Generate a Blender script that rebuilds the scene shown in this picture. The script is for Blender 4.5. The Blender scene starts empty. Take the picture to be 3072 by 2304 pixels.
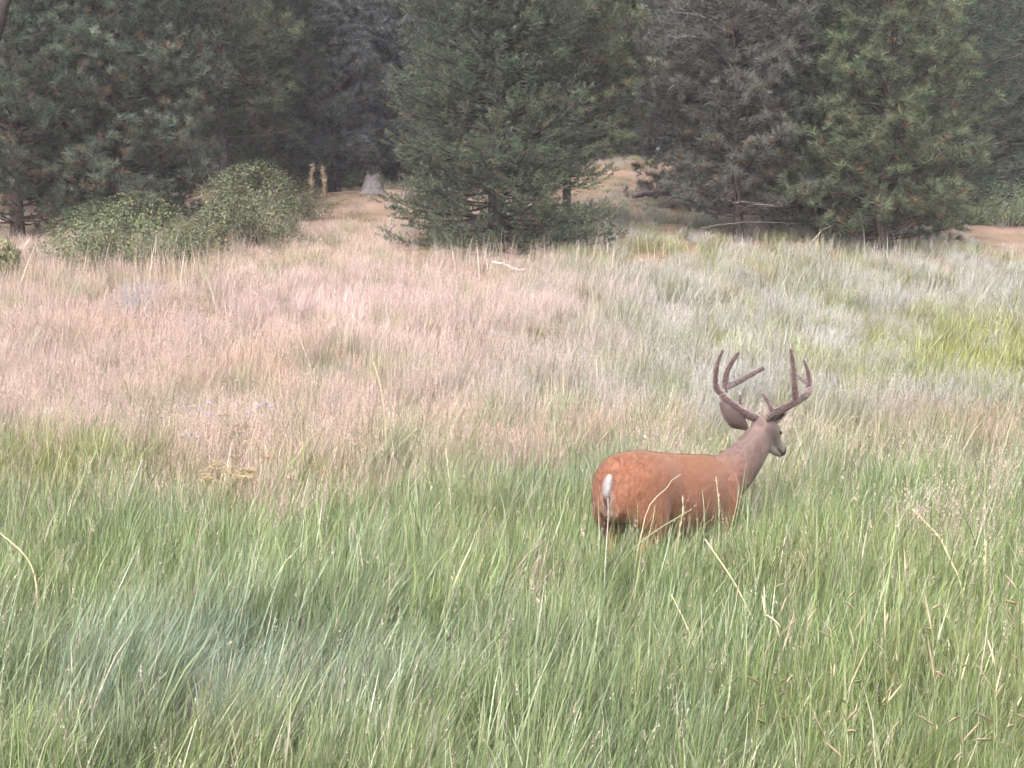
import bpy, math
import numpy as np
from mathutils import Matrix, Vector

# ------------------------------------------------------------------ camera, sky, sun, exposure
SC = bpy.context.scene
COL = SC.collection
F = 1250.0                      # focal length in pixels of a 1024 wide picture
EYE = 1.65
PITCH = math.atan(54.0 / F)

cam = bpy.data.cameras.new("camera")
cam.sensor_width = 36.0
cam.lens = F / 1024.0 * 36.0
cam.clip_start = 0.05
cam.clip_end = 1000.0
cam_o = bpy.data.objects.new("camera", cam)
cam_o.location = (0, 0, EYE)
cam_o.rotation_euler = (math.pi / 2 - PITCH, 0, 0)
COL.objects.link(cam_o)
SC.camera = cam_o

SUN_EL, SUN_AZ = math.radians(42), math.radians(198)     # azimuth clockwise from +Y
world = bpy.data.worlds.new("World")
SC.world = world
world.use_nodes = True
wn = world.node_tree.nodes
wl = world.node_tree.links
wn.clear()
w_out = wn.new("ShaderNodeOutputWorld")
w_bg = wn.new("ShaderNodeBackground")
w_sky = wn.new("ShaderNodeTexSky")
w_sky.sky_type = 'NISHITA'
w_sky.sun_disc = False
w_sky.sun_elevation = SUN_EL
w_sky.sun_rotation = SUN_AZ
w_sky.dust_density = 4.0
w_sky.air_density = 1.0
w_hs = wn.new("ShaderNodeHueSaturation")
w_hs.inputs["Saturation"].default_value = 0.42          # thin overcast: the blue is greyed
wl.new(w_sky.outputs[0], w_hs.inputs["Color"])
wl.new(w_hs.outputs[0], w_bg.inputs["Color"])
w_bg.inputs["Strength"].default_value = 0.15
wl.new(w_bg.outputs[0], w_out.inputs["Surface"])

sun = bpy.data.lights.new("sun", 'SUN')
sun.energy = 1.5
sun.angle = math.radians(28)
sun.color = (1.0, 0.905, 0.925)
sun_o = bpy.data.objects.new("sun", sun)
sd = Vector((math.sin(SUN_AZ) * math.cos(SUN_EL), math.cos(SUN_AZ) * math.cos(SUN_EL), math.sin(SUN_EL)))
sun_o.rotation_euler = sd.to_track_quat('Z', 'Y').to_euler()
COL.objects.link(sun_o)

vs = SC.view_settings
vs.view_transform = 'Standard'
vs.look = 'None'
vs.exposure = 1.52
vs.gamma = 1.0
vs.use_curve_mapping = False
SC.cycles.max_bounces = 4
SC.cycles.diffuse_bounces = 3
SC.cycles.glossy_bounces = 2
SC.cycles.transmission_bounces = 4
SC.cycles.use_denoising = True
SC.cycles.use_adaptive_sampling = True
SC.cycles.adaptive_threshold = .05
SC.cycles.adaptive_min_samples = 20
SC.cycles.filter_width = 1.5

# ------------------------------------------------------------------ helpers
RNG = np.random.default_rng(7)


def nrm(v):
    v = np.asarray(v, float)
    return v / np.maximum(np.linalg.norm(v, axis=-1, keepdims=True), 1e-9)


CP, SP = math.cos(PITCH), math.sin(PITCH)


def at(px, py, d):
    """the point at depth d (world Y) seen at a pixel of the 1024x768 photograph"""
    u, v = (px - 512.0) / F, -(py - 384.0) / F
    dy = CP + v * SP
    dz = -SP + v * CP
    k = d / dy
    return np.array([u * k, d, EYE + dz * k])


class MB:
    """collects triangles / quads and a colour for every vertex"""

    def __init__(self):
        self.v, self.c, self.t, self.q, self.n = [], [], [], [], 0

    def add(self, v, tris=None, quads=None, col=(1, 1, 1, 1)):
        v = np.asarray(v, float).reshape(-1, 3)
        c = np.asarray(col, float)
        if c.ndim == 1:
            c = np.tile(c, (len(v), 1))
        if c.shape[1] == 3:
            c = np.hstack([c, np.ones((len(c), 1))])
        self.v.append(v)
        self.c.append(c)
        if tris is not None and len(tris):
            self.t.append(np.asarray(tris, int).reshape(-1, 3) + self.n)
        if quads is not None and len(quads):
            self.q.append(np.asarray(quads, int).reshape(-1, 4) + self.n)
        self.n += len(v)

    def mesh(self, name, smooth=True, attr="col"):
        me = bpy.data.meshes.new(name)
        V = np.concatenate(self.v).astype(np.float32)
        C = np.concatenate(self.c).astype(np.float32)
        T = np.concatenate(self.t) if self.t else np.zeros((0, 3), int)
        Q = np.concatenate(self.q) if self.q else np.zeros((0, 4), int)
        me.vertices.add(len(V))
        me.vertices.foreach_set("co", V.ravel())
        me.loops.add(len(T) * 3 + len(Q) * 4)
        me.loops.foreach_set("vertex_index", np.concatenate([T.ravel(), Q.ravel()]).astype(np.int32))
        me.polygons.add(len(T) + len(Q))
        st = np.concatenate([np.arange(len(T)) * 3, len(T) * 3 + np.arange(len(Q)) * 4])
        me.polygons.foreach_set("loop_start", st.astype(np.int32))
        me.polygons.foreach_set("use_smooth", np.full(len(T) + len(Q), smooth))
        a = me.attributes.new(attr, 'FLOAT_COLOR', 'POINT')
        a.data.foreach_set("color", C.ravel())
        me.update(calc_edges=True)
        me.validate()
        return me


def tube(mb, pts, rad, sides=6, col=(1, 1, 1, 1), cap=True):
    """a tapered tube; rad is a list of radii or of (lateral, other) pairs"""
    P = np.asarray(pts, float)
    R = np.asarray(rad, float)
    if R.ndim == 1:
        R = np.stack([R, R], 1)
    T = nrm(np.gradient(P, axis=0))
    ref = np.array([0, 1.0, 0])
    if np.mean(np.abs(T @ ref)) > 0.8:
        ref = np.array([1.0, 0, 0])
    L = nrm(ref - (T @ ref)[:, None] * T)
    U = np.cross(T, L)
    a = np.linspace(0, 2 * np.pi, sides, endpoint=False)
    V = P[:, None] + L[:, None] * (R[:, :1] * np.cos(a))[..., None] + U[:, None] * (R[:, 1:] * np.sin(a))[..., None]
    n = len(P)
    i = np.arange(n - 1)[:, None] * sides
    j = np.arange(sides)[None]
    k = (j + 1) % sides
    Q = np.stack([i + j, i + k, i + sides + k, i + sides + j], -1).reshape(-1, 4)
    V = V.reshape(-1, 3)
    tr = None
    if cap:
        V = np.vstack([V, P[0], P[-1]])
        jj = np.arange(sides)
        kk = (jj + 1) % sides
        o = (n - 1) * sides
        tr = np.vstack([np.stack([kk, jj, np.full(sides, n * sides)], 1),
                        np.stack([o + jj, o + kk, np.full(sides, n * sides + 1)], 1)])
    mb.add(V, tr, Q, col)


def obj(name, me, mat=None, parent=None, **kw):
    o = bpy.data.objects.new(name, me)
    COL.objects.link(o)
    if mat is not None and me is not None and not me.materials:
        me.materials.append(mat)
    if parent is not None:
        o.parent = parent
    for k, v in kw.items():
        o[k] = v
    return o


def thing(name, label, category, loc, rz=0.0, group=None):
    o = bpy.data.objects.new(name, None)
    COL.objects.link(o)
    o.empty_display_size = 0.2
    o.location = loc
    o.rotation_euler = (0, 0, rz)
    o["label"] = label
    o["category"] = category
    if group:
        o["group"] = group
    return o


def hash2(ix, iy, s):
    h = np.sin(ix * 127.1 + iy * 311.7 + s * 74.7) * 43758.5453
    return h - np.floor(h)


def noise2(x, y, s=0):
    x, y = np.asarray(x, float), np.asarray(y, float)
    ix, iy = np.floor(x), np.floor(y)
    fx, fy = x - ix, y - iy
    fx, fy = fx * fx * (3 - 2 * fx), fy * fy * (3 - 2 * fy)
    a = hash2(ix, iy, s) * (1 - fx) + hash2(ix + 1, iy, s) * fx
    b = hash2(ix, iy + 1, s) * (1 - fx) + hash2(ix + 1, iy + 1, s) * fx
    return a * (1 - fy) + b * fy


def sstep(a, b, x):
    t = np.clip((np.asarray(x, float) - a) / (b - a), 0, 1)
    return t * t * (3 - 2 * t)


# ------------------------------------------------------------------ the lie of the land
PD = np.array([-60, 0, 4, 7, 9, 12, 16, 20, 24, 28, 33, 40, 50, 70, 120, 260.])
PZ = np.array([-2.5, -1.55, -1.58, -1.67, -1.60, -1.25, -0.5, 0.4, 1.35, 2.2, 3.05, 4.3, 6.0, 9.5, 16., 26.]) + EYE
_dd = np.linspace(-60, 260, 3201)
_zz = np.interp(_dd, PD, PZ)
_k = np.hanning(25)
_zz = np.convolve(np.pad(_zz, 12, mode='edge'), _k / _k.sum(), mode='valid')


def G(x, y):
    x, y = np.asarray(x, float), np.asarray(y, float)
    z = np.interp(y, _dd, _zz)
    z = z + (noise2(x * .45, y * .45, 1) - .5) * .14 + (noise2(x * 1.3, y * 1.3, 2) - .5) * .06
    z = z + 1.0 * np.exp(-((x - 4.4) / 3.2) ** 2 - ((y - 43.5) / 3.4) ** 2)          # bank behind the trees
    z = z + .50 * np.exp(-((x + 4.0) / 2.6) ** 2 - ((y - 35.0) / 3.5) ** 2)          # the stump's knoll
    return z


# ------------------------------------------------------------------ materials
def mat_new(name):
    m = bpy.data.materials.new(name)
    m.use_nodes = True
    nt = m.node_tree
    nt.nodes.clear()
    out = nt.nodes.new("ShaderNodeOutputMaterial")
    return m, nt, out


def N(nt, typ, **kw):
    n = nt.nodes.new(typ)
    for k, v in kw.items():
        setattr(n, k, v)
    return n


def mat_vcol(name, rough=.7, spec=.3, transl=0.0, noise=0.25, nscale=20.0, bump=0.0, bscale=60.0, sheen=0.0, sheen_tint=(1, 1, 1)):
    """colour comes from the vertices (what kind of thing grows there), broken up by procedural noise"""
    m, nt, out = mat_new(name)
    L = nt.links.new
    at_ = N(nt, "ShaderNodeAttribute", attribute_name="col")
    tc = N(nt, "ShaderNodeTexCoord")
    nz = N(nt, "ShaderNodeTexNoise")
    nz.inputs["Scale"].default_value = nscale
    nz.inputs["Detail"].default_value = 3
    L(tc.outputs["Object"], nz.inputs["Vector"])
    mr = N(nt, "ShaderNodeMapRange")
    mr.inputs["From Min"].default_value = .25
    mr.inputs["From Max"].default_value = .75
    mr.inputs["To Min"].default_value = 1 - noise
    mr.inputs["To Max"].default_value = 1 + noise
    L(nz.outputs["Fac"], mr.inputs["Value"])
    mx = N(nt, "ShaderNodeVectorMath", operation='SCALE')
    L(at_.outputs["Color"], mx.inputs[0])
    L(mr.outputs[0], mx.inputs["Scale"])
    p = N(nt, "ShaderNodeBsdfPrincipled")
    p.inputs["Roughness"].default_value = rough
    p.inputs["Specular IOR Level"].default_value = spec
    if sheen:
        p.inputs["Sheen Weight"].default_value = sheen
        p.inputs["Sheen Roughness"].default_value = .45
        p.inputs["Sheen Tint"].default_value = (*sheen_tint, 1)
    L(mx.outputs[0], p.inputs["Base Color"])
    if bump:
        b = N(nt, "ShaderNodeBump")
        b.inputs["Strength"].default_value = bump
        b.inputs["Distance"].default_value = .02
        n2 = N(nt, "ShaderNodeTexNoise")
        n2.inputs["Scale"].default_value = bscale
        n2.inputs["Detail"].default_value = 5
        L(tc.outputs["Object"], n2.inputs["Vector"])
        L(n2.outputs["Fac"], b.inputs["Height"])
        L(b.outputs[0], p.inputs["Normal"])
    last = p.outputs[0]
    if transl:
        t = N(nt, "ShaderNodeBsdfTranslucent")
        L(mx.outputs[0], t.inputs["Color"])
        ms = N(nt, "ShaderNodeMixShader")
        ms.inputs[0].default_value = transl
        L(last, ms.inputs[1])
        L(t.outputs[0], ms.inputs[2])
        last = ms.outputs[0]
    L(last, out.inputs["Surface"])
    return m


def mat_grass():
    """blade colour = the patch's tint (instance attribute) x the blade's own variation; seed heads use the patch's seed colour"""
    m, nt, out = mat_new("grass_blades")
    L = nt.links.new
    tint = N(nt, "ShaderNodeAttribute", attribute_name="tint", attribute_type='INSTANCER')
    seed = N(nt, "ShaderNodeAttribute", attribute_name="seed", attribute_type='INSTANCER')
    b = N(nt, "ShaderNodeAttribute", attribute_name="col")
    sep = N(nt, "ShaderNodeSeparateColor")
    L(b.outputs["Color"], sep.inputs[0])
    # per blade brightness
    mr = N(nt, "ShaderNodeMapRange")
    mr.inputs["To Min"].default_value = .50
    mr.inputs["To Max"].default_value = 1.55
    L(sep.outputs[0], mr.inputs["Value"])
    sc_ = N(nt, "ShaderNodeVectorMath", operation='SCALE')
    L(tint.outputs["Color"], sc_.inputs[0])
    L(mr.outputs[0], sc_.inputs["Scale"])
    # some blades have dried to straw
    gt = N(nt, "ShaderNodeMapRange")
    gt.inputs["From Min"].default_value = .93
    gt.inputs["From Max"].default_value = .96
    frac = N(nt, "ShaderNodeMath", operation='MULTIPLY')
    frac.inputs[1].default_value = 7.31
    L(sep.outputs[0], frac.inputs[0])
    fr2 = N(nt, "ShaderNodeMath", operation='FRACT')
    L(frac.outputs[0], fr2.inputs[0])
    L(fr2.outputs[0], gt.inputs["Value"])
    straw = N(nt, "ShaderNodeMix", data_type='RGBA')
    straw.inputs[7].default_value = (.52, .46, .36, 1)
    L(gt.outputs[0], straw.inputs[0])
    L(sc_.outputs[0], straw.inputs[6])
    # seed heads
    sm = N(nt, "ShaderNodeMix", data_type='RGBA')
    L(sep.outputs[2], sm.inputs[0])
    L(straw.outputs[2], sm.inputs[6])
    s2 = N(nt, "ShaderNodeVectorMath", operation='SCALE')
    L(seed.outputs["Color"], s2.inputs[0])
    L(mr.outputs[0], s2.inputs["Scale"])
    L(s2.outputs[0], sm.inputs[7])
    p = N(nt, "ShaderNodeBsdfPrincipled")
    p.inputs["Roughness"].default_value = .33
    p.inputs["Specular IOR Level"].default_value = .7
    L(sm.outputs[2], p.inputs["Base Color"])
    t = N(nt, "ShaderNodeBsdfTranslucent")
    L(sm.outputs[2], t.inputs["Color"])
    ms = N(nt, "ShaderNodeMixShader")
    ms.inputs[0].default_value = .22
    L(p.outputs[0], ms.inputs[1])
    L(t.outputs[0], ms.inputs[2])
    L(ms.outputs[0], out.inputs["Surface"])
    return m


def mat_ground():
    m, nt, out = mat_new("thatch_soil")
    L = nt.links.new
    tc = N(nt, "ShaderNodeTexCoord")
    n1 = N(nt, "ShaderNodeTexNoise")
    n1.inputs["Scale"].default_value = .9
    n1.inputs["Detail"].default_value = 8
    n2 = N(nt, "ShaderNodeTexNoise")
    n2.inputs["Scale"].default_value = 30
    n2.inputs["Detail"].default_value = 4
    L(tc.outputs["Object"], n1.inputs["Vector"])
    L(tc.outputs["Object"], n2.inputs["Vector"])
    r1 = N(nt, "ShaderNodeValToRGB")
    r1.color_ramp.elements[0].position = .3
    r1.color_ramp.elements[0].color = (.150, .120, .070, 1)
    r1.color_ramp.elements[1].position = .7
    r1.color_ramp.elements[1].color = (.36, .25, .195, 1)
    L(n1.outputs["Fac"], r1.inputs[0])
    mr = N(nt, "ShaderNodeMapRange")
    mr.inputs["To Min"].default_value = .5
    mr.inputs["To Max"].default_value = 1.4
    L(n2.outputs["Fac"], mr.inputs["Value"])
    sc_ = N(nt, "ShaderNodeVectorMath", operation='SCALE')
    L(r1.outputs[0], sc_.inputs[0])
    L(mr.outputs[0], sc_.inputs["Scale"])
    p = N(nt, "ShaderNodeBsdfPrincipled")
    p.inputs["Roughness"].default_value = .95
    p.inputs["Specular IOR Level"].default_value = .1
    L(sc_.outputs[0], p.inputs["Base Color"])
    bp = N(nt, "ShaderNodeBump")
    bp.inputs["Strength"].default_value = .6
    bp.inputs["Distance"].default_value = .05
    L(n2.outputs["Fac"], bp.inputs["Height"])
    L(bp.outputs[0], p.inputs["Normal"])
    L(p.outputs[0], out.inputs["Surface"])
    return m


M_GRASS = mat_grass()
M_GROUND = mat_ground()
M_NEEDLE = mat_vcol("conifer_needles", rough=.55, spec=.35, transl=.18, noise=.3, nscale=1.1)
M_BARK = mat_vcol("bark", rough=.9, spec=.1, noise=.45, nscale=14, bump=.8, bscale=30)
M_WOOD = mat_vcol("weathered_wood", rough=.85, spec=.15, noise=.35, nscale=18, bump=.6, bscale=40)
M_LEAF = mat_vcol("shrub_leaves", rough=.5, spec=.4, transl=.25, noise=.25, nscale=3)
M_STALK = mat_vcol("dry_stalks", rough=.65, spec=.3, transl=.12, noise=.2, nscale=30)
M_COAT = mat_vcol("deer_coat", rough=.75, spec=.2, noise=.12, nscale=26, bump=.2, bscale=170, sheen=.25, sheen_tint=(1, .85, .75))
M_FUR = mat_vcol("deer_hair", rough=.6, spec=.25, noise=.12, nscale=14, transl=.5)
M_VELVET = mat_vcol("antler_velvet", rough=.9, spec=.1, noise=.25, nscale=40, bump=.5, bscale=260, sheen=.65, sheen_tint=(1, .86, .86))
M_EYE = mat_vcol("wet_black", rough=.12, spec=.6, noise=.05)

# ------------------------------------------------------------------ ground
xs = np.unique(np.concatenate([np.linspace(-160, -24, 35), np.linspace(-24, 24, 161), np.linspace(24, 160, 35)]))
ys = np.unique(np.concatenate([np.linspace(-50, 0, 21), np.linspace(0, 48, 161), np.linspace(48, 250, 41)]))
X, Y = np.meshgrid(xs, ys)
gm = MB()
nx, ny = len(xs), len(ys)
ii, jj = np.meshgrid(np.arange(nx - 1), np.arange(ny - 1))
a_ = (jj * nx + ii).ravel()
gm.add(np.stack([X, Y, G(X, Y)], -1).reshape(-1, 3), None, np.stack([a_, a_ + 1, a_ + nx + 1, a_ + nx], 1))
obj("ground", gm.mesh("ground"), M_GROUND, kind="structure")


# ------------------------------------------------------------------ conifers
def tuft_templates(rng, n, needles, ln, width, axis, up=.55):
    """brushes of needles round a shoot of length axis along +Z; one thin triangle each"""
    out = []
    for _ in range(n):
        k = needles
        t = rng.random(k) ** .8
        ph = rng.random(k) * 2 * np.pi
        el = up + (1 - up) * rng.random(k) * .9
        d = np.stack([np.cos(ph) * np.sqrt(1 - el ** 2 * .98), np.sin(ph) * np.sqrt(1 - el ** 2 * .98), el], 1)
        base = np.stack([np.zeros(k), np.zeros(k), t * axis], 1)
        l = ln * rng.uniform(.7, 1.15, k)[:, None]
        side = nrm(np.cross(d, rng.normal(size=(k, 3)))) * width * rng.uniform(.7, 1.3, k)[:, None]
        V = np.stack([base - side, base + side, base + d * l], 1)
        out.append(V.reshape(-1, 3))
    return np.array(out)


def place_tufts(mb, tem, P, D, S, C, rng):
    """P positions, D directions, S sizes, C colours (n,3); tips of the needles a little lighter"""
    n = len(P)
    D = nrm(D)
    R = nrm(np.cross(D, rng.normal(size=(n, 3))))
    W = np.cross(D, R)
    k = rng.integers(0, len(tem), n)
    T = tem[k] * S[:, None, None]
    V = P[:, None] + T[..., :1] * R[:, None] + T[..., 1:2] * W[:, None] + T[..., 2:] * D[:, None]
    m = T.shape[1]
    c = np.repeat(C[:, None], m, 1)
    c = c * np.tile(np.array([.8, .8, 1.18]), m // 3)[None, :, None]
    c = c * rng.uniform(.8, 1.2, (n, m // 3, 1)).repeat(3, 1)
    mb.add(V.reshape(-1, 3), np.arange(n * m).reshape(-1, 3), None, c.reshape(-1, 3))


TEM_PINE = tuft_templates(np.random.default_rng(1), 10, 30, .17, .0062, .10, .25)
TEM_FIR = tuft_templates(np.random.default_rng(2), 10, 34, .062, .0062, .24, .30)


def conifer(seed, H, R, skirt, kind='pine', col=(.07, .1, .06), dry=.08, drycol=(.150, .105, .066), density=1.0, tilt=.0,
            trunk_r=.13, big=1.0, full=10.0, low=.75, bark=(.085, .07, .06), dead=0.0, tipcol=None, shape=.75):
    """returns trunk, branches and crown meshes round the origin"""
    rng = np.random.default_rng(seed)
    tr, br, cr = MB(), MB(), MB()
    zz = np.linspace(-.15, H, 14)
    cx = np.cumsum(rng.normal(0, .035, 14)) * .6
    cy = np.cumsum(rng.normal(0, .035, 14)) * .6
    cx -= cx[0]
    cy -= cy[0]
    cx += tilt * zz
    ax = np.stack([cx, cy, zz], 1)
    rr = trunk_r * (1 - zz / H * .93)
    rr[0] *= 1.35
    tube(tr, ax, rr, 9, bark)
    Ps, Ds, Ss, Cs = [], [], [], []
    col = np.array(col)
    tip = np.array(tipcol if tipcol is not None else col * 1.5)
    drycol = np.array(drycol)
    z = skirt
    while z < H - .1:
        t = (z - skirt) / (H - skirt)
        prof = (1 - t) ** shape * (low + (1 - low) * sstep(0, .22, t))
        rad = max(R * prof, .12)
        coarse = 1.0 if z < full else .40
        nb = rng.integers(6, 9) if z < full else rng.integers(4, 6)
        ph0 = rng.random() * 6.28
        for b in range(nb):
            ph = ph0 + b * 2 * np.pi / nb + rng.normal(0, .25)
            L = rad * rng.uniform(.66, 1.14)
            zb = z + rng.normal(0, .06)
            c0 = np.array([np.interp(zb, zz, cx), np.interp(zb, zz, cy), zb])
            d = np.array([np.cos(ph), np.sin(ph), 0])
            s = np.linspace(0, 1, 6)
            if kind == 'pine':
                rise = L * (.10 + .35 * t + rng.normal(0, .08)) * s + L * .16 * s ** 2.5
            else:
                rise = L * (-.16 + .45 * t + rng.normal(0, .07)) * s + L * .22 * s ** 2.6
            side = np.array([-d[1], d[0], 0]) * rng.normal(0, .10) * L
            pts = c0 + d * (L * s)[:, None] + side * (s ** 2)[:, None]
            pts[:, 2] += rise
            isdead = rng.random() < dead
            if isdead:
                pts[:, 2] += L * rng.normal(0, .22) * np.sin(s * 2.6) - L * .25 * s ** 2
                pts += np.array([-d[1], d[0], 0]) * (L * rng.normal(0, .25) * s ** 2)[:, None]
            bc = np.array(bark) * rng.uniform(.8, 1.2) if not isdead else np.array([.22, .20, .195])
            tube(br, pts, np.linspace(.010 + .011 * L, .005, 6), 4, bc, cap=False)
            # side shoots
            step = .15 if kind == 'pine' else .13
            ns = max(3, int(L * .85 / step * density * coarse))
            for q in range(ns):
                sq = .16 + .84 * ((q + rng.random()) / ns) ** .75
                p = np.array([np.interp(sq, s, pts[:, a]) for a in range(3)])
                sl = L * .42 * (1.12 - sq) * rng.uniform(.4, 1.2) + .06
                for sg in (-1, 1):
                    if rng.random() < .14:
                        continue
                    sd_ = nrm(d * rng.uniform(.5, 1.0) + sg * np.array([-d[1], d[0], 0]) * rng.uniform(.5, 1.1) + np.array([0, 0, rng.normal(.12, .22)]))
                    if isdead:
                        if rng.random() < .35:
                            tube(br, np.array([p, p + sd_ * sl * .6, p + sd_ * sl + [0, 0, rng.normal(0, .08)]]), [.008, .006, .003], 3, bc, cap=False)
                        if rng.random() < .75:
                            continue
                    nt_ = max(1, int(sl / (.20 if kind == 'pine' else .19)))
                    for w in range(nt_):
                        f = (w + 1) / nt_
                        pp = p + sd_ * sl * f + rng.normal(0, .03, 3)
                        dirn = sd_ * (.8 if kind == 'pine' else 1.1) + np.array([0, 0, .75 if kind == 'pine' else .35]) + rng.normal(0, .22, 3)
                        Ps.append(pp)
                        Ds.append(dirn)
                        Ss.append(rng.uniform(.75, 1.25) * (1.0 if coarse == 1 else 2.0) * big)
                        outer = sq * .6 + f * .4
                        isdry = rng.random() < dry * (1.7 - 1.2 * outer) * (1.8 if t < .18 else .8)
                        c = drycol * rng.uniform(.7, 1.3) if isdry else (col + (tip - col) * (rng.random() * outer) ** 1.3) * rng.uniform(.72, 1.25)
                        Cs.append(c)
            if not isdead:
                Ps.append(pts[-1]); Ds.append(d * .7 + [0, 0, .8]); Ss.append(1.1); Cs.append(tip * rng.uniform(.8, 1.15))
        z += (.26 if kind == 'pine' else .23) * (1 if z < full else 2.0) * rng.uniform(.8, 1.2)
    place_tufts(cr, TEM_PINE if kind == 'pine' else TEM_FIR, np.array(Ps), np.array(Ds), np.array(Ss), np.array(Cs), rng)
    return tr.mesh("trunk"), br.mesh("branches"), cr.mesh("crown", smooth=False)


def plant_tree(name, label, meshes, px, d, rz=0.0, scale=1.0, group="conifers along the meadow edge"):
    x = (px - 512.0) / F * d
    z = float(G(x, d))
    r = thing(name, label, "tree", (x, d, z), rz, group)
    r.scale = (scale,) * 3
    obj("trunk", meshes[0], M_BARK, r)
    obj("branches", meshes[1], M_BARK, r, kind="stuff")
    obj("crown", meshes[2], M_NEEDLE, r)
    return r


GREY_GREEN = (.086, .110, .078)
FIR_GREEN = (.068, .090, .058)
OLIVE = (.075, .092, .045)
BLUE_GREY = (.112, .130, .132)
PURPLE_GREY = (.100, .104, .094)

T_left = conifer(11, 13.0, 2.45, .25, 'pine', GREY_GREEN, dry=.14, full=6.5, trunk_r=.15, tipcol=(.155, .192, .132), low=.85, density=1.35)
T_edge = conifer(12, 12.0, 2.1, .45, 'pine', (.080, .110, .070), dry=.16, full=6.5, trunk_r=.13, tipcol=(.125, .16, .105), density=1.25)
T_cent = conifer(13, 16.0, 2.18, .02, 'fir', FIR_GREEN, dry=.05, full=6.5, trunk_r=.18, tipcol=(.140, .172, .102), low=.96, dead=.015, bark=(.045, .038, .036), density=2.1)
T_slim = conifer(14, 13.0, 1.95, 1.7, 'pine', (.085, .112, .060), dry=.10, full=6.5, trunk_r=.10, tipcol=(.15, .18, .10), density=1.1, bark=(.16, .145, .14))
T_sparse = conifer(15, 13.0, 2.15, .6, 'pine', PURPLE_GREY, dry=.07, full=6.5, trunk_r=.09, tipcol=(.14, .152, .112), density=1.45, dead=.12, tilt=-.05)
T_right = conifer(16, 7.4, 2.15, .30, 'pine', (.074, .096, .056), dry=.08, full=7, trunk_r=.12, tipcol=(.150, .182, .100), low=.88, shape=.6, density=1.35)
T_blue = conifer(17, 14.0, 2.3, .6, 'pine', BLUE_GREY, dry=.08, full=6.5, trunk_r=.14, tipcol=(.17, .19, .18), density=1.15)
T_dark = conifer(18, 15.0, 2.5, .5, 'fir', (.058, .082, .058), dry=.06, full=6.5, trunk_r=.16, tipcol=(.10, .13, .09), density=1.25)

plant_tree("pine_tree", "big full grey-green pine behind the rounded shrub on the left", T_left, 116, 27.3, .3)
plant_tree("pine_tree", "dark pine at the far left edge with low branches behind dry stalks", T_edge, 20, 26.2, 1.1)
plant_tree("pine_tree", "tall bluish pine behind the leaning dark trunk at the top left", T_blue, -22, 32.0, 2.0, 1.05)
T_lean = conifer(19, 9.5, 1.2, 7.6, 'pine', GREY_GREEN, full=5, trunk_r=.20, tilt=.30, bark=(.045, .038, .035), density=.6)
plant_tree("pine_tree", "dark bare trunk leaning in across the top left corner", T_lean, -66, 23.5, 0)
plant_tree("fir_tree", "big dense dark fir in the centre with branches down to the grass", T_cent, 499, 25.3, .6)
plant_tree("pine_tree", "slim pine with bare pale trunk base right beside the central fir", T_slim, 566, 27.0, 2.2)
plant_tree("pine_tree", "sparse purple-grey pine with bare dead twigs right of the gap", T_sparse, 738, 26.0, 1.3)
plant_tree("pine_tree", "sparse grey pine behind the gap with the pink bank", T_sparse, 690, 34.5, 3.6, 1.1)
plant_tree("pine_tree", "low bushy pine on the right with upright light green candles", T_right, 880, 25.0, .4)
plant_tree("pine_tree", "small dark pine hugging the left side of the bushy right pine", T_edge, 818, 26.6, 2.9, .8)
plant_tree("fir_tree", "tall dark green tree standing behind the bushy right pine", T_dark, 930, 30.0, .2)
plant_tree("fir_tree", "dark shaded tree at the far right edge behind the low green shrub", T_dark, 1036, 32.5, 1.9, 1.1)
plant_tree("pine_tree", "narrow olive pine just right of the big left pine", T_slim, 226, 31.0, .9, 1.1)
plant_tree("pine_tree", "blue-grey pine behind the tan plumes left of the stump", T_blue, 335, 36.5, 1.4)
plant_tree("pine_tree", "hazy blue-grey pine between the stump and the central fir", T_blue, 402, 38.5, 4.0, 1.1)
plant_tree("pine_tree", "brown-tufted pine behind the tall rounded shrub left of the tan plumes", T_left, 278, 35.5, 2.4, .95)
plant_tree("fir_tree", "dark upper fir filling the gap between fir and sparse pine", T_dark, 606, 50.0, 3.0, 1.2)
plant_tree("pine_tree", "dull green pine showing above and right of the sparse pine", T_left, 782, 33.0, 4.4, 1.15)

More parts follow.
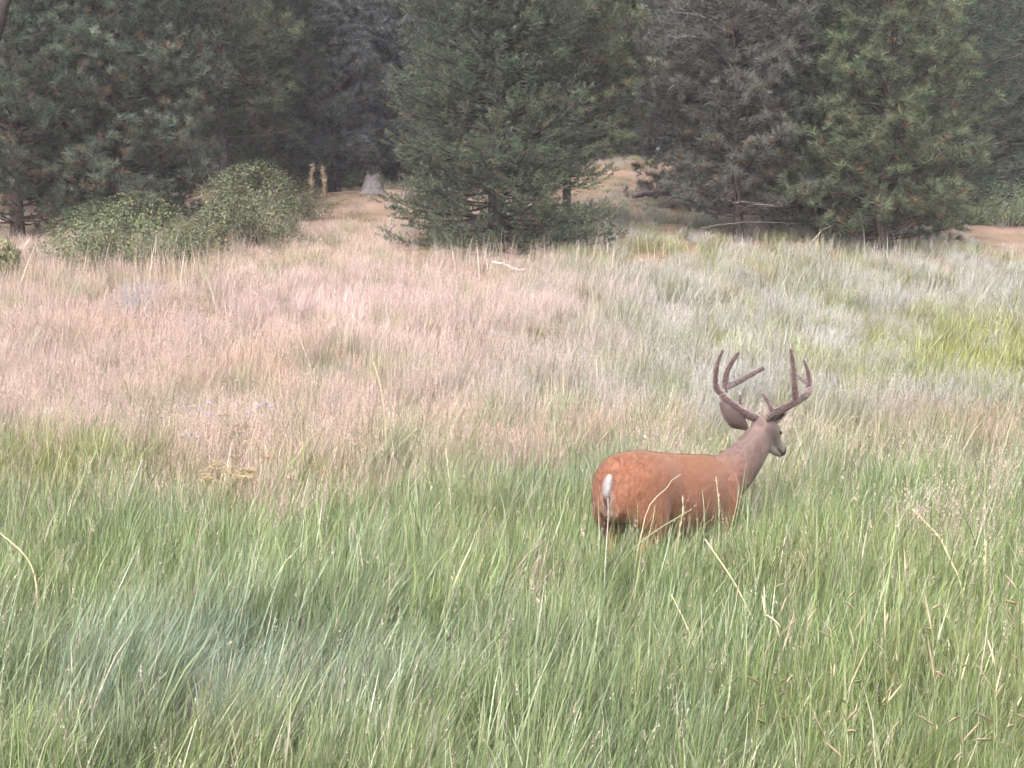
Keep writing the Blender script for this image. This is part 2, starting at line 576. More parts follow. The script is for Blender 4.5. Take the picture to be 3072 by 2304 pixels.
# the wood behind reads as one mass
def instancer(name, P, ROT, SCL, IDX, variants, mats, extra=None, **kw):
    """one object whose points carry copies of the variant meshes"""
    me = bpy.data.meshes.new(name)
    n = len(P)
    me.vertices.add(n)
    me.vertices.foreach_set("co", np.asarray(P, np.float32).ravel())
    for nm, typ, arr, f in (("rot", 'FLOAT_VECTOR', ROT, "vector"), ("scl", 'FLOAT_VECTOR', SCL, "vector")):
        a = me.attributes.new(nm, typ, 'POINT')
        a.data.foreach_set(f, np.asarray(arr, np.float32).ravel())
    a = me.attributes.new("vid", 'INT', 'POINT')
    a.data.foreach_set("value", np.asarray(IDX, np.int32))
    for nm, arr in (extra or {}).items():
        a = me.attributes.new(nm, 'FLOAT_COLOR', 'POINT')
        arr = np.hstack([arr, np.ones((n, 1))])
        a.data.foreach_set("color", np.asarray(arr, np.float32).ravel())
    coll = bpy.data.collections.new(name + "_kinds")
    for k, vm in enumerate(variants):
        vo = bpy.data.objects.new("%s_kind_%03d" % (name, k), vm)
        coll.objects.link(vo)
    ng = bpy.data.node_groups.new(name + "_spread", 'GeometryNodeTree')
    ng.interface.new_socket("Geometry", in_out='INPUT', socket_type='NodeSocketGeometry')
    ng.interface.new_socket("Geometry", in_out='OUTPUT', socket_type='NodeSocketGeometry')
    gi, go = ng.nodes.new("NodeGroupInput"), ng.nodes.new("NodeGroupOutput")
    ci = ng.nodes.new("GeometryNodeCollectionInfo")
    ci.inputs["Collection"].default_value = coll
    ci.inputs["Separate Children"].default_value = True
    ci.inputs["Reset Children"].default_value = True
    m2p = ng.nodes.new("GeometryNodeMeshToPoints")
    ip = ng.nodes.new("GeometryNodeInstanceOnPoints")
    ip.inputs["Pick Instance"].default_value = True

    def na(nm, typ):
        q = ng.nodes.new("GeometryNodeInputNamedAttribute")
        q.data_type = typ
        q.inputs["Name"].default_value = nm
        return q.outputs["Attribute"]
    L = ng.links.new
    L(gi.outputs[0], m2p.inputs["Mesh"])
    L(m2p.outputs[0], ip.inputs["Points"])
    L(ci.outputs[0], ip.inputs["Instance"])
    L(na("vid", 'INT'), ip.inputs["Instance Index"])
    e2r = ng.nodes.new("FunctionNodeEulerToRotation")
    L(na("rot", 'FLOAT_VECTOR'), e2r.inputs[0])
    L(e2r.outputs[0], ip.inputs["Rotation"])
    L(na("scl", 'FLOAT_VECTOR'), ip.inputs["Scale"])
    L(ip.outputs[0], go.inputs[0])
    o = obj(name, me, None, None, **kw)
    md = o.modifiers.new("spread", 'NODES')
    md.node_group = ng
    return o


def merged(meshes, mats, name):
    import bmesh
    bm = bmesh.new()
    for k, me in enumerate(meshes):
        n0 = len(bm.faces)
        bm.from_mesh(me)
        bm.faces.ensure_lookup_table()
        for f in bm.faces[n0:]:
            f.material_index = k
    out = bpy.data.meshes.new(name)
    bm.to_mesh(out)
    bm.free()
    for m in mats:
        out.materials.append(m)
    return out


rf = np.random.default_rng(31)
far = []
for row, d in enumerate((40.5, 44.0, 48.0, 54.0)):
    w = .62 * d
    for x in np.arange(-w, w, 2.4):
        xx, dd = x + rf.normal(0, .7), d + rf.normal(0, 1.2)
        if row < 3 and 1.2 < xx < 7.6:
            continue
        far.append((xx, dd))
far = np.array(far)
far_trees = [conifer(40, 14.0, 2.5, .4, 'fir', (.060, .085, .058), dry=.05, full=7, density=.62, big=1.6, tipcol=(.10, .13, .09)),
             conifer(41, 14.0, 2.4, .5, 'pine', BLUE_GREY, dry=.08, full=7, density=.55, big=1.5, tipcol=(.16, .18, .17)),
             conifer(42, 13.0, 2.3, .4, 'pine', (.080, .105, .062), dry=.12, full=7, density=.55, big=1.5, tipcol=(.14, .17, .11)),
             conifer(43, 13.0, 2.4, .5, 'pine', PURPLE_GREY, dry=.15, full=7, density=.5, big=1.5, tipcol=(.15, .15, .13))]
far_var = [merged([t[0], t[2]], [M_BARK, M_NEEDLE], "far_conifer") for t in far_trees]
nf = len(far)
s_ = rf.uniform(.95, 1.35, nf)
instancer("forest", np.stack([far[:, 0], far[:, 1], G(far[:, 0], far[:, 1]) - .1], 1),
          np.stack([np.zeros(nf), np.zeros(nf), rf.random(nf) * 6.28], 1), np.stack([s_, s_, s_ * 1.05], 1),
          rf.choice(4, nf, p=[.4, .25, .2, .15]), far_var, None, kind="stuff",
          label="dim dense conifer wood filling the background behind the nearer trees", category="forest")

# ------------------------------------------------------------------ the deer
DO = np.array([.945, 7.40])
DYAW = math.radians(51)
dz0 = float(G(DO[0], DO[1])) - .045
deer = thing("deer", "reddish-brown whitetail buck with velvet antlers standing in the grass, seen from behind", "deer", (DO[0], DO[1], dz0), DYAW)
DM = np.array(Matrix.Translation((DO[0], DO[1], dz0)) @ Matrix.Rotation(DYAW, 4, 'Z'))
DI = np.linalg.inv(DM)


def to_deer(p):
    p = np.asarray(p, float).reshape(-1, 3)
    return p @ DI[:3, :3].T + DI[:3, 3]


def resample(P, R, n):
    P, R = np.asarray(P, float), np.asarray(R, float)
    if R.ndim == 1:
        R = np.stack([R, R], 1)
    s = np.concatenate([[0], np.cumsum(np.linalg.norm(np.diff(P, axis=0), axis=1))])
    s /= s[-1]
    t = np.linspace(0, 1, n)
    A = np.hstack([P, R])
    m = np.gradient(A, s, axis=0)
    k = np.clip(np.searchsorted(s, t, 'right') - 1, 0, len(s) - 2)
    h = (s[k + 1] - s[k])[:, None]
    u = ((t - s[k])[:, None]) / h
    o = (2 * u**3 - 3 * u**2 + 1) * A[k] + (u**3 - 2 * u**2 + u) * h * m[k] + (-2 * u**3 + 3 * u**2) * A[k + 1] + (u**3 - u**2) * h * m[k + 1]
    return o[:, :3], np.maximum(o[:, 3:], .001)


def solid(mb, P, R, n=24, sides=24):
    p, r = resample(P, R, n)
    tube(mb, p, r, sides)


def voxelised(mb, size, smooth, name):
    me = mb.mesh(name)
    o = bpy.data.objects.new(name, me)
    COL.objects.link(o)
    r = o.modifiers.new("r", 'REMESH')
    r.mode = 'VOXEL'
    r.voxel_size = size
    s = o.modifiers.new("s", 'SMOOTH')
    s.factor = .5
    s.iterations = smooth
    dg = bpy.context.evaluated_depsgraph_get()
    out = bpy.data.meshes.new_from_object(o.evaluated_get(dg))
    out.name = name
    bpy.data.objects.remove(o)
    bpy.data.meshes.remove(me)
    out.polygons.foreach_set("use_smooth", np.ones(len(out.polygons), bool))
    return out


def coords(me):
    a = np.empty(len(me.vertices) * 3, np.float32)
    me.vertices.foreach_get("co", a)
    return a.reshape(-1, 3).astype(float)


def normals(me):
    a = np.empty(len(me.vertices) * 3, np.float32)
    me.vertex_normals.foreach_get("vector", a)
    return a.reshape(-1, 3).astype(float)


def paint(me, c):
    for a in list(me.attributes):
        if a.name == "col":
            me.attributes.remove(a)
    a = me.attributes.new("col", 'FLOAT_COLOR', 'POINT')
    a.data.foreach_set("color", np.hstack([c, np.ones((len(c), 1))]).astype(np.float32).ravel())


db = MB()
# trunk of the body: x, z of the centre, half width, half height
B = np.array([(-.655, .80, .06, .10), (-.625, .795, .122, .160), (-.56, .785, .172, .188), (-.46, .782, .200, .203), (-.34, .775, .208, .210),
              (-.18, .730, .192, .236), (-.02, .697, .206, .247), (.17, .674, .206, .250), (.34, .664, .184, .244), (.49, .662, .160, .228),
              (.61, .668, .128, .182), (.69, .67, .06, .10)])
solid(db, np.stack([B[:, 0], B[:, 0] * 0, B[:, 1]], 1), B[:, 2:], 40, 32)
# neck
POLL = np.array([.850, -.150, 1.045])
solid(db, [(.42, 0, .68), (.555, -.015, .715), (.680, -.055, .790), (.762, -.095, .873), (.818, -.125, .948), (.856, -.144, 1.000)],
      [(.138, .18), (.134, .172), (.118, .154), (.103, .134), (.090, .115), (.078, .096)], 24, 24)
# head
hy, hp = math.radians(4), math.radians(-25)
HA = np.array([math.cos(hp) * math.cos(hy), math.cos(hp) * math.sin(hy), math.sin(hp)])
HU = nrm(np.array([0, 0, 1.0]) - HA[2] * HA)
HL = np.cross(HU, HA)
HS = 1.16
Hs = [(-.05, -.005, .045, .05), (-.01, .0, .066, .072), (.05, .002, .073, .080), (.10, .0, .066, .076), (.16, -.008, .048, .060),
      (.22, -.014, .037, .046), (.275, -.018, .034, .038), (.315, -.020, .030, .032), (.335, -.021, .016, .018)]
solid(db, [POLL + (HA * a + HU * u) * HS for a, u, _, _ in Hs], [(w * HS, h * HS) for _, _, w, h in Hs], 26, 20)
# lower jaw and chin, brow ridges, cheeks
solid(db, [POLL + (HA * a + HU * u) * HS for a, u in ((.04, -.055), (.12, -.062), (.20, -.058), (.27, -.052), (.295, -.050))],
      [(.035, .03), (.042, .032), (.028, .022), (.022, .017), (.012, .01)], 16, 14)
for sg in (-1, 1):
    solid(db, [POLL + (HA * a + HU * u + HL * sg * l) * HS for a, u, l in ((.03, .038, .040), (.075, .040, .052), (.115, .026, .046))],
          [(.012, .012), (.020, .018), (.012, .010)], 10, 12)
    # pedicles under the antlers
    solid(db, [POLL + HA * .035 + HU * .05 + HL * sg * .03, POLL + HA * .028 + HU * .085 + HL * sg * .042, POLL + HA * .02 + HU * .10 + HL * sg * .05],
          [.026, .022, .018], 8, 12)
# legs: the near hind a little back, the far fore a little forward
for sg, dx in ((-1, -.05), (1, .03)):
    y = .122 * sg
    solid(db, [(-.40, y * .85, .80), (-.42, y, .66), (-.40 + dx * .3, y * 1.12, .54), (-.44 + dx * .6, y, .44), (-.54 + dx, y * .9, .345), (-.545 + dx, y * .88, .22), (-.535 + dx, y * .86, .085), (-.50 + dx, y * .86, .005)],
          [(.10, .19), (.088, .175), (.065, .115), (.042, .062), (.026, .037), (.019, .022), (.023, .025), (.026, .034)], 30, 16)
for sg, dx in ((-1, .03), (1, -.05)):
    y = .122 * sg
    solid(db, [(.43, y * .80, .74), (.475, y, .61), (.455 + dx * .2, y, .49), (.46 + dx * .5, y * .95, .40), (.48 + dx, y * .9, .285), (.48 + dx, y * .88, .16), (.485 + dx, y * .86, .075), (.515 + dx, y * .86, .005)],
          [(.075, .13), (.068, .105), (.046, .066), (.034, .042), (.027, .029), (.018, .019), (.021, .023), (.024, .031)], 28, 16)
body = voxelised(db, .0085, 15, "body")
bc, bn = coords(body), normals(body)


def coat(p, n):
    """fur colour by region of the body"""
    x, y, z = p[:, 0], p[:, 1], p[:, 2]
    rufous = np.array([.262, .116, .067])
    back = np.array([.240, .098, .036])
    grey = np.array([.168, .122, .112])
    face = np.array([.100, .074, .068])
    pale = np.array([.48, .42, .38])
    legc = np.array([.185, .095, .055])
    c = np.tile(rufous, (len(p), 1))

    def mix(w, col):
        nonlocal c
        w = np.clip(w, 0, 1)[:, None]
        c = c * (1 - w) + col * w
    nz = noise2(x * 6 + y * 3, z * 8, 3) * .5 + noise2(x * 10 + z * 4, (z - .45 * x) * 46 + y * 20, 4) * .5
    mix(sstep(.14, .23, z - np.interp(x, B[:, 0], B[:, 1])) * .8 * sstep(.66, .46, x) * sstep(.36, .26, z - np.interp(x, B[:, 0], B[:, 1])), back)
    mix((nz - .30) * .45, np.array([.175, .092, .064]))
    mix(sstep(.55, .8, noise2(x * 14 + z * 6, (z - .45 * x) * 80 + y * 40, 6)) * .25, np.array([.30, .165, .105]))
    mix(sstep(.36, .76, x + (z - .8) * .35 + (nz - .5) * .08) * .94, grey)
    q = p - POLL
    hs, hu = q @ HA / HS, q @ HU / HS
    hd = sstep(-.07, .0, hs) * sstep(.95, 1.0, z + .4 * sstep(0, .1, hs))
    mix(hd * .85, face)
    mix(sstep(.04, .09, hs) * hd * sstep(.030, .0, hu) * .5, pale * .42)       # paler cheek
    mix(sstep(.15, .20, hs) * hd * sstep(.05, .0, hu) * .8, pale * .62)       # pale muzzle band
    mix(sstep(-.045, -.075, hu) * sstep(.02, .1, hs) * .8, pale)                 # white chin and throat
    mix(sstep(.270, .288, hs) * sstep(-.052, -.038, hu) * hd, np.array([.010, .009, .010]))   # nose pad
    mix(sstep(.010, .004, np.abs(hu + .044)) * sstep(.17, .21, hs) * hd, np.array([.02, .016, .016]))    # mouth
    low = sstep(.50, .36, z)
    mix(low * .8, legc)
    under = sstep(-.55, -.9, n[:, 2]) * sstep(.62, .5, z) * sstep(.36, .44, z)
    mix(under * .8, pale)
    rear = sstep(-.60, -.66, x) * sstep(.06, .02, np.abs(y)) * sstep(.86, .7, z)
    mix(rear * .5, pale * .8)
    mix(sstep(.035, .02, z), np.array([.02, .018, .017]))
    return c


paint(body, coat(bc, bn))
obj("body", body, M_COAT, deer)


# short lying hair over the coat
def fur(me, n, seed, flow, ln, width, colour):
    rng = np.random.default_rng(seed)
    me.calc_loop_triangles()
    tri = np.empty(len(me.loop_triangles) * 3, np.int32)
    me.loop_triangles.foreach_get("vertices", tri)
    tri = tri.reshape(-1, 3)
    V, NN = coords(me), normals(me)
    A = np.linalg.norm(np.cross(V[tri[:, 1]] - V[tri[:, 0]], V[tri[:, 2]] - V[tri[:, 0]]), axis=1)
    k = rng.choice(len(tri), n, p=A / A.sum())
    w = rng.dirichlet((1, 1, 1), n)
    p = (V[tri[k]] * w[..., None]).sum(1)
    nn = nrm((NN[tri[k]] * w[..., None]).sum(1))
    f = flow(p) + rng.normal(0, .22, (n, 3))
    f = nrm(f - (f * nn).sum(1, keepdims=True) * nn)
    l = ln(p)[:, None] * rng.uniform(.6, 1.25, (n, 1))
    s = np.cross(f, nn) * width
    tip = p + f * l + nn * l * rng.uniform(.02, .17, (n, 1))
    b = p - nn * .002
    H = np.stack([b - s, b + s, tip], 1).reshape(-1, 3)
    c = colour(p, nn) * rng.uniform(.58, 1.42, (n, 1))
    c = np.repeat(c, 3, 0) * np.tile(np.array([.85, .85, 1.15]), n)[:, None]
    mb = MB()
    mb.add(H, np.arange(n * 3).reshape(-1, 3), None, c)
    hm = mb.mesh("hair", smooth=True)
    hm.normals_split_custom_set_from_vertices(np.repeat(nn, 3, 0).astype(np.float32))
    return hm


def flow(p):
    f = np.tile(np.array([-.8, 0, -.45]), (len(p), 1))
    w = sstep(.45, .7, p[:, 0])[:, None]
    f = f * (1 - w) + np.array([-.6, 0, -.8]) * w
    w = sstep(.55, .4, p[:, 2])[:, None]
    return f * (1 - w) + np.array([0, 0, -1.0]) * w


fm = fur(body, 75000, 5, flow, lambda p: .026 - .014 * sstep(.72, .85, p[:, 0]) - .012 * sstep(.5, .35, p[:, 2]), .0019, coat)
obj("coat_hair", fm, M_FUR, deer, kind="stuff")

# eyes, nostrils
for sg in (-1, 1):
    em = MB()
    c = POLL + (HA * .098 + HU * .018 + HL * sg * .064) * HS
    solid(em, [c - HA * .017, c - HA * .010, c, c + HA * .010, c + HA * .017], [.003, .0125, .015, .0125, .003], 9, 12)
    o = em.mesh("eye")
    paint(o, np.tile(np.array([.012, .009, .008]), (len(o.vertices), 1)))
    obj("eye", o, M_EYE, deer)


# ears: cupped leaf shapes with a thickness
def ear(base, tip, opening, W):
    base, tip = to_deer(base)[0], to_deer(tip)[0]
    ax = tip - base
    Ln = np.linalg.norm(ax)
    ax /= Ln
    o = np.asarray(opening, float)
    o = nrm(o - (o @ ax) * ax)
    s = np.cross(ax, o)
    nt_, nu = 16, 13
    t = np.linspace(0, 1, nt_)[:, None]
    u = np.linspace(-1, 1, nu)[None]
    w = W * (np.sin(np.pi * np.clip(t * .90 + .10, 0, 1)) ** .75) * (.55 + .45 * sstep(0, .35, t)) + .001
    cup = w * (1.15 - .75 * t)
    ang = u * (1.35 - .55 * t)
    rr = w / np.maximum(np.sin(1.35 - .55 * t), .3)
    P = base + ax * (t * Ln)[..., None] + s * (rr * np.sin(ang))[..., None] - o * (rr * np.cos(ang) - rr * .6)[..., None] \
        + o * (.018 * t ** 2)[..., None]
    outer = (P - o * .006).reshape(-1, 3)
    inner = P.reshape(-1, 3)
    m = MB()
    i, j = np.meshgrid(np.arange(nt_ - 1), np.arange(nu - 1), indexing='ij')
    q = (i * nu + j).ravel()
    Q = np.stack([q, q + 1, q + nu + 1, q + nu], 1)
    edge = np.abs(np.broadcast_to(u, (nt_, nu))).ravel()[:, None]
    ci = np.array([.30, .22, .20]) * (1 - edge ** 6) + np.array([.50, .42, .38]) * edge ** 6
    co = np.array([.125, .092, .086]) * (1 - edge ** 8) + np.array([.34, .27, .25]) * edge ** 8
    m.add(outer, None, Q, co)
    m.add(inner, None, Q[:, ::-1], ci)
    n0 = nt_ * nu
    for jj_ in (0, nu - 1):
        k = np.arange(nt_ - 1) * nu + jj_
        m.q.append(np.stack([k, k + nu, k + nu + n0, k + n0], 1))
    k = (nt_ - 1) * nu + np.arange(nu - 1)
    m.q.append(np.stack([k, k + 1, k + 1 + n0, k + n0], 1))
    return m.mesh("ear")


def z2(x, y):
    return 700 + x * .07838, 343.3 + y * .07838


HW = DM[:3, :3] @ HA
LW = DM[:3, :3] @ HL
e1 = ear(at(*z2(600, 1090), 7.95), at(*z2(262, 765), 7.88), DI[:3, :3] @ (HW * 1.0 + LW * .35), .066)
e2 = ear(at(*z2(800, 1080), 7.93), at(*z2(1075, 885), 7.96), DI[:3, :3] @ (HW * .15 - LW * 1.0 + np.array([0, -.25, -.2])), .050)
for e in (e1, e2):
    eo = obj("ear", e, M_COAT, deer)
    obj("ear_hair", fur(e, 3000, 9, lambda p: np.tile(np.array([-.2, 0, 1.0]), (len(p), 1)), lambda p: np.full(len(p), .013), .0010,
                        lambda p, n: np.tile(np.array([.125, .092, .086]), (len(p), 1))), M_FUR, eo, kind="stuff")


# antlers in velvet
def antler(strands, name="antler"):
    m = MB()
    for pts, r0, r1 in strands:
        P = to_deer([at(*z2(a, b), 7.97 + c) for a, b, c in pts])
        n = len(P)
        R = r0 + (r1 * .78 - r0) * np.linspace(0, 1, n) ** 1.5
        p, r = resample(P, R * 1.48, 6 * n)
        tail = nrm(p[-1] - p[-2])
        p = np.vstack([p, p[-1] + tail * r1 * .6, p[-1] + tail * r1 * .9])
        r = np.vstack([r, r[-1:] * .75, r[-1:] * .3])
        tube(m, p, r, 14)
    me = voxelised(m, .0042, 4, name)
    c = coords(me)
    k = noise2(c[:, 0] * 60, c[:, 2] * 60, 8)[:, None]
    nv = normals(me)
    c2 = c + nv * ((noise2(c[:, 0] * 70 + 9, c[:, 2] * 70 + c[:, 1] * 40, 9)[:, None] - .5) * .005)
    me.vertices.foreach_set("co", c2.astype(np.float32).ravel())
    paint(me, np.array([.070, .046, .040]) * (.7 + .5 * k))
    return me


A1 = antler([
    ([(760, 985, .02), (700, 945, -.005), (620, 915, -.03), (520, 862, -.055), (400, 775, -.06), (305, 690, -.04), (275, 620, .0), (345, 560, .06), (480, 495, .13), (640, 405, .19), (800, 320, .24)], .0205, .0125),
    ([(285, 650, -.02), (218, 585, -.02), (200, 440, -.03), (222, 255, -.03), (288, 92, -.02)], .0150, .0095),
    ([(310, 620, .02), (322, 500, .04), (352, 345, .05), (420, 215, .06), (492, 122, .07)], .0155, .0100),
    ([(535, 880, -.05), (518, 790, -.04), (515, 665, -.02)], .0125, .0085)])
A2 = antler([
    ([(850, 985, .02), (890, 945, .0), (960, 892, -.02), (1080, 822, -.04), (1220, 742, -.05), (1330, 672, -.02), (1395, 600, .04), (1395, 540, .10), (1360, 495, .17), (1300, 458, .24), (1255, 425, .29)], .0205, .0110),
    ([(1222, 740, -.05), (1212, 600, -.06), (1200, 400, -.06), (1182, 210, -.05), (1162, 82, -.04)], .0165, .0090),
    ([(1385, 600, .05), (1392, 480, .08), (1375, 350, .09), (1332, 230, .10)], .0145, .0085),
    ([(935, 905, -.02), (900, 805, .0), (850, 722, .02), (800, 655, .04)], .0125, .0085)])
for a in (A1, A2):
    ao = obj("antler", a, M_VELVET, deer)
    obj("velvet_fuzz", fur(a, 9000, 8, lambda p: np.tile(np.array([0, 0, 1.0]), (len(p), 1)), lambda p: np.full(len(p), .0095), .0009,
                           lambda p, n: np.tile(np.array([.40, .31, .30]), (len(p), 1))), M_FUR, ao, kind="stuff")

# tail
tm = MB()
solid(tm, [(-.615, 0, .880), (-.650, 0, .850), (-.668, 0, .80), (-.668, 0, .75), (-.660, 0, .70), (-.650, 0, .655)],
      [(.016, .014), (.020, .016), (.023, .018), (.019, .016), (.012, .010), (.005, .005)], 20, 14)
tail = voxelised(tm, .005, 3, "tail")
tc_, tn_ = coords(tail), normals(tail)


def tailcol(p, n):
    w = sstep(.755, .79, p[:, 2])[:, None] * sstep(.888, .872, p[:, 2])[:, None]
    return np.array([.22, .13, .095]) * (1 - w) + np.array([.50, .47, .47]) * w


paint(tail, tailcol(tc_, tn_))
to = obj("tail", tail, M_COAT, deer)
obj("tail_hair", fur(tail, 2500, 6, lambda p: np.tile(np.array([0, 0, -1.0]), (len(p), 1)), lambda p: np.full(len(p), .034), .0012, tailcol), M_FUR, to, kind="stuff")

# ------------------------------------------------------------------ grass
def blade(mb, base, h, w, az, lean, bend, rnd, seg=4, kind=0.0):
    """one curved blade: leans out along az and bends over towards its tip"""
    s = np.linspace(0, 1, seg + 1)
    ang = lean + bend * s ** 1.6
    dl = h / seg
    x = np.concatenate([[0], np.cumsum(np.sin(ang[:-1]) * dl)])
    z = np.concatenate([[0], np.cumsum(np.cos(ang[:-1]) * dl)])
    d = np.array([math.cos(az), math.sin(az), 0])
    tw = RNG.normal(0, .6)
    side = np.array([-math.sin(az + tw), math.cos(az + tw), 0])
    P = base + d * x[:, None] + np.array([0, 0, 1.0]) * z[:, None]
    ww = w * np.array([.75, 1.0, .9, .6, 0.0])[:seg + 1] if seg == 4 else w * np.linspace(1, .2, seg + 1)
    Lh, Rh = P - side * ww[:, None], P + side * ww[:, None]
    V = np.vstack([Lh[:-1], Rh[:-1], P[-1:]])
    n = seg
    q = [(i, n + i, n + i + 1, i + 1) for i in range(n - 1)]
    t = [(n - 1, 2 * n - 1, 2 * n)]
    c = np.zeros((len(V), 4))
    c[:, 0] = rnd
    c[:, 1] = np.concatenate([s[:-1], s[:-1], s[-1:]])
    c[:, 2] = kind
    c[:, 3] = 1
    mb.add(V, t, q, c)
    return P


def panicle(mb, P, ln, spread, n, rnd, w=.0022):
    """seed head: small spikelets along the upper part of a stem P"""
    tip = P[-1]
    dirn = nrm(P[-1] - P[-2])
    for k in range(n):
        t = RNG.random()
        p = tip - dirn * ln * t
        o = RNG.normal(size=3)
        o = nrm(o - (o @ dirn) * dirn)
        q = p + o * spread * (.25 + t * .9) * RNG.random() + dirn * spread * .6 * RNG.random()
        ax = nrm(dirn + o * .5) * RNG.uniform(.006, .014)
        s = nrm(np.cross(ax, RNG.normal(size=3))) * w * RNG.uniform(.7, 1.4)
        V = np.array([q - s, q + s, q + ax])
        mb.add(V, [(0, 1, 2)], None, (min(1, max(0, rnd + RNG.normal(0, .15))), 1, 1, 1))


def patch(kind, seed):
    """a round patch (0.42 m) of tufts that thins out towards its rim"""
    mb = MB()
    for _ in range(26):
        ta, trr = RNG.random() * 6.28, abs(RNG.normal(0, .20))
        tx, ty = math.cos(ta) * trr, math.sin(ta) * trr
        flop = RNG.random() * 6.28

        def base(r0):
            a, r = RNG.random() * 6.28, RNG.random() ** .5 * r0
            return np.array([tx + math.cos(a) * r, ty + math.sin(a) * r, -.05]), a
        if kind == 'green':
            hh = RNG.uniform(.8, 1.12)
            for _ in range(15):
                b, a = base(.06)
                blade(mb, b, RNG.uniform(.28, .64) * hh, RNG.uniform(.0014, .0031), a * .6 + flop * .4 + RNG.normal(0, 1.0), abs(RNG.normal(.11, .18)), RNG.uniform(.05, 1.5), RNG.random())
            if RNG.random() < .5:
                b, a = base(.05)
                blade(mb, b, RNG.uniform(.55, .82), RNG.uniform(.0022, .0046), a, abs(RNG.normal(.08, .12)), RNG.uniform(.0, .9), RNG.random())
            if RNG.random() < .16:
                b, a = base(.05)
                rd = RNG.random()
                P = blade(mb, b, RNG.uniform(.5, .78), .0012, a, abs(RNG.normal(.06, .10)), RNG.uniform(.02, .5), rd, kind=.35)
                panicle(mb, P, RNG.uniform(.07, .13), RNG.uniform(.004, .010), 12, rd, .0016)
        elif kind == 'stem':
            for _ in range(5):
                b, a = base(.08)
                rd = RNG.random()
                P = blade(mb, b, RNG.uniform(.40, .74), RNG.uniform(.0010, .0016), a, abs(RNG.normal(.05, .08)), RNG.uniform(.02, .40), rd, kind=.6)
                panicle(mb, P, RNG.uniform(.09, .17), RNG.uniform(.006, .022), 15, rd, .0019)
            for _ in range(5):
                b, a = base(.08)
                blade(mb, b, RNG.uniform(.25, .50), RNG.uniform(.0014, .0028), RNG.random() * 6.28, abs(RNG.normal(.1, .12)), RNG.uniform(.1, .9), RNG.random())
        else:
            for _ in range(10):
                b, a = base(.08)
                blade(mb, b, RNG.uniform(.25, .60), RNG.uniform(.0014, .0030), RNG.random() * 6.28, abs(RNG.normal(.10, .14)), RNG.uniform(.05, 1.1), RNG.random(), kind=.8)
    me = mb.mesh("patch_" + kind, smooth=True)
    me.materials.append(M_GRASS)
    return me


VAR = [patch('green', k) for k in range(8)] + [patch('stem', k) for k in range(7)] + [patch('dry', k) for k in range(6)]
I_LEAF, I_STEM, I_DRY = (0, 8), (8, 15), (15, 21)


def blob(x, y, cx, cy, rx, ry):
    return np.exp(-((x - cx) / rx) ** 2 - ((y - cy) / ry) ** 2)


def meadow(x, y):
    """what grows where: green tint, seed colour, dryness (0..1), height"""
    n1 = noise2(x * .5, y * .35, 11)
    n2 = noise2(x * 1.6, y * 1.1, 12)
    dry = sstep(6.8, 15.5, y + (n1 - .5) * 5.0 - x * .12)
    left = sstep(2.6, -1.6, x - (y - 14) * .10)
    green = np.tile(np.array([.190, .250, .100]), (len(x), 1))
    g_far = np.array([.290, .305, .195])
    w = sstep(6.5, 16, y)[:, None]
    green = green * (1 - w) + g_far * w

    def mix(wt, col):
        nonlocal green
        wt = np.clip(wt, 0, 1)[:, None]
        green = green * (1 - wt) + np.array(col) * wt
    mix(blob(x, y, -1.3, 4.9, 1.2, .9) * .75, (.255, .310, .240))          # wind-laid grass, lower left: pale bluish sky sheen put into the tint
    mix(blob(x, y, 6.0, 15.6, 2.1, 2.6) * 1.3, (.26, .29, .085))           # yellow-green patch, right
    mix(blob(x, y, 3.9, 12.6, .9, 1.0) * .6, (.27, .25, .08))
    mix(blob(x, y, -5.0, 22.3, 2.0, 1.2) * .8, (.24, .24, .07))
    mix(blob(x, y, -5.6, 32.5, 1.3, 1.6) * 1.2, (.27, .30, .07))
    mix(blob(x, y, 4.5, 24.0, 5.0, 2.2) * .7, (.24, .26, .10))
    mix(blob(x, y, -3.5, 10.4, 2.2, 1.2) * .6, (.27, .27, .09))
    mix((n2 - .5) * .8, (.20, .22, .07))
    tan = np.array([.58, .44, .385])
    pink = np.array([.66, .49, .475])
    lav = np.array([.49, .475, .475])
    seed = np.tile(tan, (len(x), 1))
    wl_ = (1 - left)[:, None] * sstep(10, 13, y)[:, None]
    seed = seed * (1 - wl_) + lav * wl_
    wp = np.clip(blob(x, y, -2.4, 19.0, 3.2, 3.0) + .6 * blob(x, y, .3, 11.6, 1.1, 1.2), 0, 1)[:, None]
    seed = seed * (1 - wp) + pink * wp
    wr = np.clip(.9 * blob(x, y, .2, 11.8, 1.5, 1.0) + .8 * blob(x, y, 4.3, 11.6, 1.5, .8) + .6 * blob(x, y, -3.2, 15.0, .8, 1.6) + .5 * blob(x, y, -5.6, 17.5, 1.0, 1.5), 0, 1)[:, None]
    seed = seed * (1 - wr) + np.array([.52, .345, .27]) * wr
    dry = dry * (.45 + .55 * left) + .25 * blob(x, y, .3, 11.7, 1.3, 1.3)
    dry = dry * (1 - .8 * blob(x, y, 6.0, 15.6, 2.3, 2.8)) * (1 - .6 * blob(x, y, 4.5, 24.0, 5.0, 2.2)) * (1 - .6 * blob(x, y, -5.0, 22.3, 2.0, 1.2)) * (1 - .9 * blob(x, y, -5.6, 32.5, 1.3, 1.6))
    h = np.interp(y, [3, 5, 6.2, 9, 12, 16, 22, 30, 45], [.80, .84, 1.0, .98, .92, .86, .70, .42, .36])
    h = h * (1 + (n1 - .5) * np.interp(y, [6, 10], [.36, .16]))
    return green, seed, np.clip(dry, 0, 1), h


rg = np.random.default_rng(77)


